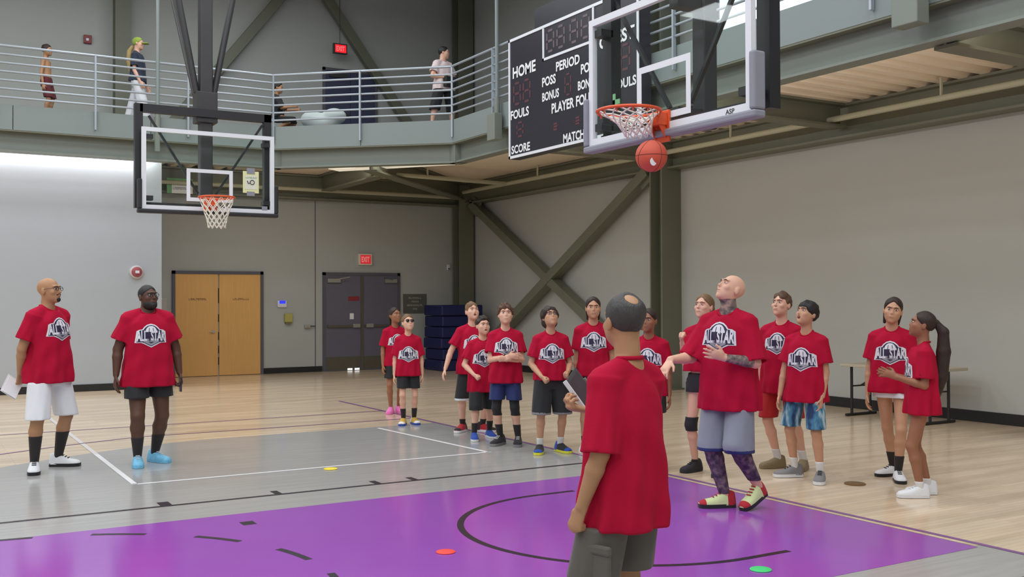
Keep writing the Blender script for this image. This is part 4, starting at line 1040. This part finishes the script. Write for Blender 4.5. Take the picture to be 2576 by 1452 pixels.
        sh = mesh_obj('t_shirt', V, Fc, sm, root, True, None, True)
        # collar
        ring = []
        for a in np.linspace(0, 2*math.pi, 25)[:-1]:
            ca, sa = math.cos(a), math.sin(a); zc_ = shz+.030*H-(.030*H*sa if sa > 0 else .0)
            ring.append((ca*.0385*H*(.4+.6*b), yl(shz)-.010*H+sa*(.043 if sa > 0 else .036)*H*(.4+.6*b), zc_))
        mb = MB().tube(ring, .0058*H, 6, closed=True); mesh_obj('collar', mb.v, mb.f, sm, sh, True, None, True)
        if logo:
            bvh = BVHTree.FromPolygons(V.tolist(), Fc.tolist()); lw, lz = logo; VV, FF, MI = [], [], []
            for P, Fp, lay, mi in LOGO:
                base = len(VV)
                for x, y in P:
                    px, pz = -x*lw, lz*H+y*lw; hit = bvh.ray_cast(Vector((px, 1.0, pz)), Vector((0, -1, 0)))[0]
                    VV.append((px, (hit.y if hit is not None else -.2)+.002+.0013*lay, pz))
                FF += [tuple(base+i for i in f[::-1]) for f in Fp]; MI += [mi]*len(Fp)
            mesh_obj('shirt_print', VV, FF, M_PRINT, sh, False, MI, True)
    # ---- shorts
    sz, smat = shorts
    if smat is not None:
        F = Field(min(.0095, hv*1.25)); rl = shorts_trim[1] if shorts_trim and len(shorts_trim) > 1 else 1.0
        F.add(loft(np.array([.44, .48, .53, .565])*H, np.array([.094, .104, .104, .098])*H*(.35+.65*b), np.array([.066, .074, .072, .066])*H*(.4+.6*b), n=2.3), .02)
        for q, sd in ((1, 'R'), (-1, 'L')):
            hip, K, A = J['leg'+sd][:3]; e = np.array(hip)+np.array([q*.004*H, 0, 0]); zk = sz*H
            path = [e, K+np.array([q*.004*H, 0, 0])] ; tgt = K if zk >= K[2] else A; frm = e if zk >= K[2] else K
            t_ = (frm[2]-zk)/max(frm[2]-tgt[2], 1e-3); end = frm+(tgt-frm)*t_
            r0, r1 = .056*H*(.35+.65*b)*rl, .060*H*(.35+.65*b)*rl
            if zk < K[2]: F.add(capsule(e, K, r0*.9, r1*.88), .03); F.add(tcyl(e+np.array([0, 0, .02*H]), end+(end-e)*.12, r0, r1, .004, ph+q), .02)
            else: F.add(tcyl(e+np.array([0, 0, .02*H]), end+(end-e)*.2, r0, r1, .003, ph+q), .02)
            F.sub(tcyl(end+np.array([0, 0, .012*H]), end-np.array([0, 0, .06*H]), r1-.024, r1-.020), .003)
        F.cut(lambda X, Y, Z: (sz*H+.004*np.sin(9*X/H+ph)*1.0-Z)+0*Y)
        if shirt: F.cut(lambda X, Y, Z: np.where(Z > hem*H+.010, LF[0](X, Y, np.maximum(Z, hem*H+.001))+.006, -1).astype(f32))
        V, Fc = F.mesh(); midx = None; mats = [smat]
        if shorts_trim: c = V[Fc].mean(1); midx = (c[:, 2] < (sz+.016)*H+.004*np.sin(9*c[:, 0]/H+ph)).astype(int); mats.append(shorts_trim[0])
        mesh_obj('shorts', V, Fc, mats, root, True, midx, True)
    # ---- leg sleeves / knee pads / socks
    def leg_tube(name, sd, za, zb, m, ex=.006):
        hip, K, A, fyaw, fp, C = J['leg'+sd]; F = Field(min(hv, .0075))
        F.add(capsule(hip, K, .049*H*b+ex, .0315*H*b+ex), .02).add(capsule(K, C, .03*H*b+ex, .0325*H*b+ex), .02).add(capsule(C, A, .0325*H*b+ex, .0185*H*(.5+.5*b)+ex), .015)
        sg = 1 if sd == 'R' else -1
        F.cut(lambda X, Y, Z: np.maximum(za*H-Z, Z-zb*H)+0*X+0*Y)
        V, Fc = F.mesh()
        if len(Fc): mesh_obj(name, V, Fc, m, root, True, None, True)
    for nm, sd, za, zb, m in leg_sleeves: leg_tube(nm, sd, za, zb, m)
    for nm, sd, za, zb, m in pads: leg_tube(nm, sd, za, zb, m, .012)
    if socks:
        for sd in 'RL': leg_tube('sock', sd, .03+(.7*.152*math.sin(math.radians(J['leg'+sd][4])) if J['leg'+sd][4] else 0), socks[0], socks[1], .0045)
    if shoes:
        for sd in 'RL':
            hip, K, A, fyaw, fp, C = J['leg'+sd]; shoe(root, A, fyaw, .158*H*(1.0 if H > 1.65 else 1.06), *shoes[:3], pitch=fp, accent=shoes[3] if len(shoes) > 3 else None, high=shoes[4] if len(shoes) > 4 else 0)
    return root, J
def to_world(root, p):
    a = root.rotation_euler[2]; c, s_ = math.cos(a), math.sin(a)
    return (root.location[0]+c*p[0]-s_*p[1], root.location[1]+s_*p[0]+c*p[1], root.location[2]+p[2])

# ---- palette
SK_TAN, SK_DARK, SK_FAIR, SK_BROWN, SK_OLIVE = skinmat('tan', (178, 132, 98)), skinmat('dark', (92, 62, 48)), skinmat('fair', (226, 176, 152)), skinmat('brown', (156, 106, 80)), skinmat('olive', (200, 152, 122))
HB, HBR, HDB, HBL, HGR = hairmat('black', (26, 22, 22)), hairmat('brown', (88, 60, 42)), hairmat('darkbrown', (48, 32, 26)), hairmat('darkblond', (122, 92, 62)), hairmat('greyblack', (58, 54, 54))
K_BLACK, K_WHITE, K_NAVY, K_RED, K_GREY = cloth('black_polyester', (30, 30, 34)), cloth('white_polyester', (226, 226, 232), .03), cloth('navy_polyester', (34, 46, 100)), cloth('red_polyester', (176, 22, 26)), cloth('grey_polyester', (138, 144, 154))
K_CARGO = cloth('charcoal_cotton', (92, 86, 80)); K_TEAL = mat('blue_camo_polyester', rgb(70, 108, 138), .8, noise=.75, nscale=16, stretch=(1, 1, .35), ndetail=2)
def ramp(m, stops):
    N, L = m.node_tree.nodes, m.node_tree.links; n = [x for x in N if x.type == 'TEX_NOISE'][0]; cr = N.new('ShaderNodeValToRGB'); e = cr.color_ramp.elements
    e[0].position, e[0].color = stops[0]; e[1].position, e[1].color = stops[-1]
    for p_, c_ in stops[1:-1]: x = e.new(p_); x.color = c_
    L.new(n.outputs[0], cr.inputs[0]); L.new(cr.outputs[0], N['Principled BSDF'].inputs['Base Color'])
ramp(K_TEAL, [(.36, rgb(30, 52, 92)), (.45, rgb(56, 104, 140)), (.54, rgb(84, 140, 166)), (.64, rgb(176, 196, 206))])
S_WHITE, S_BLACK, S_BLUE, S_GREYSH, S_RED, S_PINK, S_OLIVE = cloth('shoe_white', (228, 228, 232), .03), cloth('shoe_black', (34, 32, 36)), mat('shoe_lightblue', rgb(120, 190, 230), .6, noise=.35, nscale=30), cloth('shoe_grey', (130, 128, 130), .15), cloth('shoe_red', (176, 28, 44)), cloth('shoe_pink', (236, 120, 190)), cloth('shoe_olive', (140, 124, 92))
S_GOLD, S_ROYAL, S_YEL, S_LIME, S_NEON = cloth('shoe_gold', (206, 168, 70)), cloth('shoe_royal', (36, 74, 170)), cloth('shoe_yellow', (220, 214, 60)), cloth('shoe_lime', (206, 216, 160)), cloth('shoe_neon', (216, 228, 110))
SOCK_B, SOCK_W = cloth('sock_black', (40, 34, 34)), cloth('sock_white', (226, 224, 224), .03)
m_tattoo = mat('tattooed_skin', rgb(120, 106, 102), .55, noise=.5, nscale=28, ndetail=6)
K_TIGHTS = mat('patterned_tights', rgb(84, 66, 88), .7, noise=.6, nscale=22, ndetail=3)
ramp(K_TIGHTS, [(.36, rgb(58, 44, 66)), (.5, rgb(92, 72, 92)), (.66, rgb(132, 110, 112))])
ramp(m_tattoo, [(.34, rgb(78, 70, 72)), (.5, rgb(118, 106, 104)), (.66, rgb(170, 142, 130))])
def feetw(loc, az, R, L):
    a = math.radians(az); f = (math.sin(a), math.cos(a)); r = (math.cos(a), -math.sin(a)); out = {}
    for sd, v in (('R', R), ('L', L)):
        sa = math.radians(v[2]); px, py = v[0]-.05*math.sin(sa)-loc[0], v[1]-.05*math.cos(sa)-loc[1]
        out[sd] = (px*r[0]+py*r[1], px*f[0]+py*f[1], v[2]-az, v[3] if len(v) > 3 else 0)
    return out
RELAX = ((.20, -.05, -1), (.06, .18, -1), 'relax')
P = {}
# two men on the left
l = (-4.95, 4.93); P[1] = person('man in red shirt, long white shorts and glasses, hands behind his back', l, 142, 1.885, SK_TAN, 1.02, .133, (-12, 6, 0), belly=.35,
    arms={'R': ((.22, -.28, -1), (-.25, -.35, -.85), 'relax', None, (0, -1, 0)), 'L': ((.2, -.28, -1), (-.3, -.35, -.85), 'relax', None, (0, -1, 0))}, feet=feetw(l, 142, (-5.1, 4.75, 188), (-4.80, 5.07, 118)),
    hem=.455, shorts=(.275, K_WHITE), beard='goatee', hairm=HB, glasses='clear', shoes=(S_WHITE, S_BLACK, K_BLACK, S_WHITE), socks=(.19, SOCK_B), logo=(.29, .735), seed=1, neckup=.012)
l = (-4.05, 4.75); P[2] = person('bearded man in red shirt, short black shorts and light blue sneakers', l, 180, 1.815, SK_DARK, 1.17, .133, (-22, 8, 0),
    arms={'R': ((.36, -.08, -1), (.10, .16, -1), 'relax'), 'L': ((.36, -.08, -1), (.12, .16, -1), 'grip')}, feet=feetw(l, 180, (-4.17, 4.63, 188), (-3.93, 4.83, 150)),
    hem=.437, shorts=(.375, K_BLACK), hair='buzz', hairm=HB, beard='full', glasses='clear', shoes=(S_BLUE, S_BLUE, SOCK_W), socks=(.16, SOCK_B), logo=(.30, .722), seed=2, shirtw=1.06, neckup=.022)
# children in the middle
l = (.02, 7.70); P[3] = person('girl in red shirt and pink sneakers half hidden behind the boy with sunglasses', l, 185, 1.545, SK_BROWN, .86, .146, (-15, 10, 0), hair='pony', hairm=HDB,
    feet=feetw(l, 185, (-.07, 7.68, 215), (.10, 7.72, 185)), hem=.45, shorts=(.34, K_BLACK), shoes=(S_PINK, S_PINK, None), logo=(.26, .69), seed=3, sleeve=.8)
l = (-.41, 6.33); P[4] = person('small boy in red shirt and dark sunglasses standing before the grey doors', l, 202, 1.465, SK_FAIR, .84, .150, (-14, 14, 0), hair='short', hairm=HBL, glasses='sun',
    arms={'R': ((.22, 0, -1), (.05, .1, -1), 'relax'), 'L': ((.22, 0, -1), (.05, .1, -1), 'relax')}, feet=feetw(l, 202, (-.49, 6.33, 215), (-.31, 6.33, 188)),
    hem=.445, shorts=(.335, K_BLACK), shoes=(S_GOLD, S_ROYAL, None, S_WHITE), socks=(.15, SOCK_B), logo=(.265, .645), seed=4, sleeve=.85, shirtw=1.06)
l = (-.04, 5.22); P[5] = person('tall boy in red shirt and red sneakers standing behind the short boy', l, 196, 1.62, SK_FAIR, .96, .142, (-8, 16, 0), hair='crop', hairm=HBL, mouth_open=.7,
    arms={'R': ((.55, .02, -1), (.38, .22, -1), 'relax'), 'L': RELAX}, feet=feetw(l, 196, (-.17, 5.29, 232), (.10, 5.13, 150)),
    hem=.45, shorts=(.245, K_BLACK), shorts_trim=(K_WHITE,), shoes=(S_RED, S_WHITE, None, S_BLACK), socks=(.10, SOCK_B), logo=(.27, .69), seed=5, shirtw=1.05)
l = (-.25, 4.58); P[6] = person('short boy in red shirt with one blue sneaker forward and one fist at his belly', l, 200, 1.455, SK_FAIR, .95, .150, (-14, 6, 0), hair='crop', hairm=HDB, mouth_open=.3,
    arms={'R': ((.40, .02, -1), (-.45, .75, -.55), 'fist'), 'L': ((.2, -.05, -1), (.05, .2, -1), 'relax')}, feet=feetw(l, 200, (-.41, 4.50, 205), (-.12, 4.62, 190)),
    hem=.385, shorts=(.245, K_BLACK), shoes=(S_ROYAL, S_WHITE, None), socks=(.14, SOCK_B), logo=(.265, .665), seed=6, shirtw=1.1)
l = (-.30, 3.96); P[7] = person('curly haired boy in red shirt with arms crossed and navy shorts', l, 206, 1.60, SK_FAIR, .92, .143, (0, 10, 0), hair='curly', hairm=HBR,
    arms={'R': ((.16, .22, -1), (-.80, .60, .18), 'flat', (-1, .25, .1), (0, -1, 0)), 'L': ((.16, .26, -1), (-.78, .62, .04), 'fist', (-1, .2, .1), (0, -1, 0))}, feet=feetw(l, 206, (-.36, 4.03, 240), (-.20, 3.86, 215)),
    hem=.445, shorts=(.325, K_NAVY), leg_sleeves=(('knee_sleeve', 'R', .215, .36, K_BLACK), ('knee_sleeve', 'L', .215, .36, K_BLACK)), shoes=(S_BLACK, S_GREYSH, SOCK_W), socks=(.15, SOCK_B), logo=(.265, .705), seed=7, shirtw=1.08)
l = (-.18, 3.20); P[8] = person('boy with glasses and bowl-cut dark hair in red shirt and white-trimmed black shorts looking up', l, 205, 1.578, SK_OLIVE, .90, .145, (-10, 24, 0), hair='mop', hairm=HDB, glasses='clear',
    arms={'R': ((.30, -.02, -1), (-.40, .70, -.55), 'fist'), 'L': ((.30, -.05, -1), (-.2, .75, -.30), 'fist')}, feet=feetw(l, 205, (-.32, 3.22, 220), (-.05, 3.17, 180)),
    hem=.50, shorts=(.27, K_BLACK), shorts_trim=(S_GREYSH, 1.18), shoes=(S_BLACK, S_YEL, None, S_ROYAL), socks=(.105, SOCK_W), logo=(.27, .685), seed=8)
l = (.29, 3.07); P[9] = person('girl with dark pulled-back hair in red shirt just left of the near man', l, 213, 1.675, SK_OLIVE, .90, .137, (0, 2, 0), hair='pulled', hairm=HDB,
    arms={'R': ((.14, -.02, -1), (.02, .1, -1), 'relax'), 'L': RELAX}, hem=.49, shorts=(.33, K_BLACK), shoes=(S_WHITE, S_WHITE, None), socks=(.1, SOCK_B), logo=(.275, .715), seed=9)
l = (.05, 1.80); P[10] = person('girl with a dark side ponytail in red shirt mostly hidden by the near man', l, 226, 1.555, SK_BROWN, .90, .142, (12, 2, 0), hair='ponyside', hairm=HDB,
    hem=.46, shorts=(.36, K_BLACK), shoes=(S_BLACK, S_BLACK, None), socks=(.1, SOCK_B), logo=(.265, .695), seed=10)
# the near man
l = (-3.58, -2.61); P[11] = person('man seen from behind with thinning hair, red shirt and charcoal cargo shorts', l, -15, 1.668, SK_TAN, .99, .137, (24, 2, 0), hair='balding', hairm=HGR, belly=.4, hv=.006,
    arms={'L': ((.19, -.06, -1), (.10, .36, -1), 'fist'), 'R': ((.12, .32, -1), (-.52, .66, .52), 'grip', (-.8, .5, .2), (-.3, .2, .9))},
    feet={'R': (.13, 0, 10), 'L': (-.13, 0, -10)}, hem=.418, shorts=(.292, K_CARGO), shorts_trim=(K_CARGO, 1.12), sleeve=1.0, shoes=(S_BLACK, S_BLACK, None), socks=(.1, SOCK_W), logo=(.29, .70), seed=11, shirtw=.97)
# girl with ponytail and the tattooed man
l = (.33, 1.32); P[12] = person('blond girl with a ponytail, black shorts and knee pad behind the tattooed man', l, 240, 1.69, SK_FAIR, .86, .135, (14, 12, 0), hair='pony', hairm=HBL,
    arms={'R': ((.10, .20, -1), (-.05, .55, .85), 'fist'), 'L': RELAX}, feet=feetw(l, 240, (.30, 1.47, 262), (.35, 1.15, 235)), hem=.575, shorts=(.455, K_BLACK), pads=(('knee_pad', 'R', .235, .315, K_BLACK), ('knee_pad', 'L', .235, .315, K_BLACK)),
    shoes=(S_BLACK, S_BLACK, K_BLACK), socks=(.07, SOCK_B), logo=(.26, .715), seed=12)
l = (-.56, 0.02); P[13] = person('tall bald tattooed man in red shirt and grey shorts looking up at the ball', l, 252, 1.85, SK_FAIR, 1.04, .130, (26, 32, 0), tattoo=(m_tattoo, 'L'), belly=.2,
    arms={'L': ((.30, .16, -1), (-.52, .84, .16), 'open', (-.45, .85, .3), (-.7, -.5, .2)), 'R': ((.30, .38, -.85), (.12, .95, -.02), 'relax', (.0, .75, -.65), (0, -.6, -.6))},
    feet=feetw(l, 252, (-.64, .06, 296), (-.44, -.13, 262, 20)), hem=.42, shorts=(.245, K_GREY), shorts_trim=(K_NAVY, 1.0), sleeve=1.0, leg_sleeves=(('tights', 'R', .06, .30, K_TIGHTS), ('tights', 'L', .12, .30, K_TIGHTS)),
    shoes=(S_LIME, S_BLACK, S_RED, S_RED), logo=(.29, .735), seed=13, shirtw=1.10, lean=.03)
# two boys right of him
l = (1.17, 1.15); P[14] = person('brown haired boy in red shirt and long red shorts behind the black haired boy', l, 244, 1.71, SK_FAIR, .90, .138, (14, 12, 0), hair='crop', hairm=HBR,
    feet=feetw(l, 244, (1.12, 1.22, 285), (1.26, .98, 240)), hem=.43, shorts=(.292, K_RED), shoes=(S_OLIVE, S_OLIVE, None), socks=(.11, SOCK_W), logo=(.27, .715), seed=14, shirtw=1.08)
l = (.88, .57); P[15] = person('black haired boy in red shirt and blue patterned shorts with open mouth', l, 246, 1.625, SK_OLIVE, .88, .142, (24, 20, 0), hair='bowl', hairm=HB, mouth_open=.9,
    arms={'R': ((.24, .08, -1), (.10, .26, -1), 'relax'), 'L': ((.16, .05, -1), (-.05, .32, -1), 'relax')}, feet=feetw(l, 246, (.87, .77, 298), (.87, .40, 232)),
    hem=.44, shorts=(.298, K_TEAL), shoes=(S_GREYSH, S_WHITE, K_BLACK), socks=(.115, SOCK_W), logo=(.275, .68), seed=15, shirtw=1.06, lean=-.03)
# two girls on the right
l = (1.60, .20); P[16] = person('girl in red shirt and white shorts tilting her head beside the folding table', l, 238, 1.655, SK_OLIVE, .92, .138, (-4, 0, -9), hair='pulled', hairm=HDB,
    arms={'R': ((.20, .02, -1), (.06, .12, -1), 'relax'), 'L': ((.16, .10, -1), (-.02, .35, -1), 'relax')}, feet=feetw(l, 238, (1.69, .32, 285), (1.51, .06, 222)),
    hem=.478, shorts=(.448, K_WHITE), shoes=(S_WHITE, S_BLACK, K_BLACK, S_WHITE), socks=(.14, SOCK_B), logo=(.275, .70), seed=16, shirtw=1.08)
l = (1.11, -.49); P[17] = person('girl in profile with a long dark ponytail, red shirt and white sneakers', l, 314, 1.535, SK_BROWN, .92, .140, (4, 14, 0), hair='ponylong', hairm=HDB,
    arms={'L': ((.12, .06, -1), (-.12, .95, .30), 'open', (-.2, .9, .35)), 'R': ((.12, .06, -1), (-.25, .92, .30), 'open', (-.3, .9, .2))}, feet=feetw(l, 314, (1.19, -.42, 310), (1.0, -.49, 306)),
    hem=.448, shorts=(.46, K_BLACK), shoes=(S_WHITE, S_WHITE, SOCK_W), socks=(.09, SOCK_W), logo=(.265, .69), seed=17, shirtw=1.08, sleeve=.8)
# people upstairs on the track
P[18] = person('shirtless child in dark red shorts standing behind the upstairs rail on the far left', (-3.88, 14.8), 120, 1.43, SK_TAN, .86, .148, (0, 0, 0), hair='short', hairm=HDB, shirt=None, shorts=(.30, cloth('maroon_cotton', (96, 26, 36))), hv=.0115, z=ZD, seed=18, shoes=(S_WHITE, S_WHITE, None))
P[19] = person('woman in navy shirt, white trousers and green cap walking along the upstairs track', (-2.28, 14.6), 118, 1.72, SK_FAIR, .90, .135, (0, 0, 0), hair='cap', hairm=mat('green_cap', rgb(150, 170, 70), .8, noise=.3), shirt=cloth('navy_cotton', (36, 46, 66)), shorts=(.06, K_WHITE), shorts_trim=(K_WHITE, 1.05), hv=.0115, z=ZD, seed=19, hem=.50,
    arms={'L': ((.1, .1, -1), (.05, .4, -1), 'relax'), 'R': ((.1, .0, -1), (.05, .5, -1), 'relax')}, feet={'R': (.09, .18, 0), 'L': (-.09, -.2, 0)}, shoes=(S_WHITE, S_WHITE, None))
R_, J_ = P[19]; hb = np.array([0, -.14, 1.52])
MB().tube([(0, -.10, 1.56), (0, -.16, 1.46), (0, -.17, 1.25), (0, -.15, 1.05)], [.03, .05, .055, .02], 8).build('long_hair', hairmat('blond', (176, 150, 96)), R_, True, local=True)
MB().box((-.06, .08, 1.60), (.06, .2, 1.615)).build('cap_brim', mat('green_cap', rgb(150, 170, 70), .8), R_, local=True)
P[20] = person('child in black crouching upstairs at the corner of the rail with arms stretched out', (.28, 13.95), 122, 1.42, SK_TAN, .9, .15, (0, -5, 0), hair='short', hairm=HB, shirt=K_BLACK, shorts=(.42, K_BLACK), hv=.0115, z=ZD-.42, floor=.42, seed=20, hem=.50, sleeve=1.0,
    arms={'L': ((.1, .5, -.85), (.0, .98, .05), 'relax'), 'R': ((.1, .5, -.85), (.0, .98, .1), 'relax')}, feet={'R': (.1, .05, 0), 'L': (-.1, .0, 0)})
P[21] = person('man in white shirt with folded arms and black shorts standing by the upstairs corner post', (2.95, 11.86), 165, 1.60, SK_FAIR, 1.25,   .145, (-42, 0, 0), hair='short', hairm=HB, shirt=cloth('white_pink_cotton', (228, 208, 208)), shorts=(.20, K_BLACK), hv=.0115, z=ZD, seed=21, hem=.46,
    arms={'L': ((.5, .05, -1), (-.7, .6, .02), 'relax'), 'R': ((.5, .05, -1), (-.7, .6, -.1), 'relax')}, feet={'R': (.30, .0, 20), 'L': (-.22, .0, -20)}, shoes=(S_WHITE, S_WHITE, None))
MB().box((-.13, .13, .78), (.13, .24, .98)).tube([(-.1, .16, .98), (-.13, .12, 1.30)], .012, 6).build('waist_bag', K_BLACK, P[21][0], local=True, bevel=.03)
# what they carry
t = thing('clipboard', 'black clipboard with white edge held by the near man', 'clipboard', (-3.515, -2.215, 1.218))
def cb(mb, nm, m): return mesh_obj(nm, (np.array(mb.v)@cbR.T), mb.f, m, t, False, None, True)
cr_, cf_, cz_ = np.array([.859, -.512, 0]), np.array([.512, .859, 0]), np.array([0, 0, 1.])
ax_l = unit(cr_*.58-cz_*.81); ax_w = unit(cf_*.97+cr_*.20+cz_*.143); ax_n = np.cross(ax_w, ax_l); cbR = np.stack([ax_w, ax_l, ax_n], 1)
cb(MB().box((-.155, -.105, -.003), (.155, .105, .003)), 'board', K_BLACK)
cb(MB().box((-.165, -.11, -.008), (-.148, .11, .008)), 'white_edge', m_white)
cb(MB().box((-.13, -.09, -.005), (.13, .09, -.003)), 'play_sheet', mat('dark_print_sheet', rgb(60, 44, 56), .5, noise=.4, nscale=40))
cb(MB().box((.13, -.04, -.014), (.155, .04, -.003)), 'clip', m_metal)
R_, J_ = P[2]; w_ = J_['L'][2]; p_ = to_world(R_, (w_[0]-.0, w_[1]+.05, w_[2]-.12))
t = thing('phone', 'dark phone in the bearded man\'s hand', 'phone', p_)
MB().box((p_[0]-.008, p_[1]-.035, p_[2]-.075), (p_[0]+.008, p_[1]+.035, p_[2]+.075)).build('case', m_black, t, bevel=.006)
MB().box((p_[0]-.0095, p_[1]-.03, p_[2]-.065), (p_[0]-.0085, p_[1]+.03, p_[2]+.065)).build('screen', mat('phone_screen', rgb(120, 120, 140), .1), t)
R_, J_ = P[1]; w_ = J_['R'][2]; p_ = to_world(R_, (w_[0]+.02, w_[1]-.06, w_[2]-.12))
t = thing('paper_sheet', 'white folded paper held behind the man in white shorts', 'paper', p_)
MB().bar((p_[0]-.06, p_[1]-.08, p_[2]-.09), (p_[0]+.02, p_[1]+.03, p_[2]+.06), .003, .17, (.8, .5, 0)).build('sheet', m_letter, t)
MB().bar((p_[0]-.05, p_[1]-.085, p_[2]-.085), (p_[0]+.025, p_[1]+.02, p_[2]+.05), .003, .15, (.8, .5, .1)).build('sheet', m_letter, t)
R_, J_ = P[7]; w_ = J_['R'][2]; e_ = J_['R'][1]; d_ = unit(w_-e_)
ring = []
n1 = unit(np.cross(d_, (0, 0, 1))); n2 = np.cross(d_, n1)
for a in np.linspace(0, 2*math.pi, 17)[:-1]: ring.append(tuple(w_-d_*.02+(n1*math.cos(a)+n2*math.sin(a))*.027))
MB().tube(ring, .009, 6, closed=True).build('wristband', K_BLACK, R_, True, local=True)
# cargo pocket on the near man's shorts
R_, J_ = P[11]
hip, Kn, An = J_['legL'][:3]
MB().box((-.205, -.075, .50), (-.185, .075, .63)).build('cargo_pocket', K_CARGO, R_, local=True, bevel=.012); MB().box((-.212, -.08, .61), (-.188, .08, .65)).build('pocket_flap', K_CARGO, R_, local=True, bevel=.01)
# white bundle upstairs
Fb = Field(.014); Fb.add(ellipsoid((-.22, 0, .24), (.24, .2, .17)), .1).add(ellipsoid((.22, 0, .30), (.24, .2, .16)), .1).add(ellipsoid((0, 0, .16), (.3, .2, .155)), .08)
Vb, Fbb = Fb.mesh(); t = thing('white_bundle', 'large white fabric bundle lying upstairs behind the rail beside the crouching child', 'bag', (1.05, 13.42, ZD), -.6)
mesh_obj('fabric', Vb, Fbb, cloth('white_fabric', (206, 216, 214), .05), t, True, None, True)
MB().sphere((.1, -.19, .06), (.09, .04, .035), 12, 8).build('red_patch', K_RED, t, True, local=True)
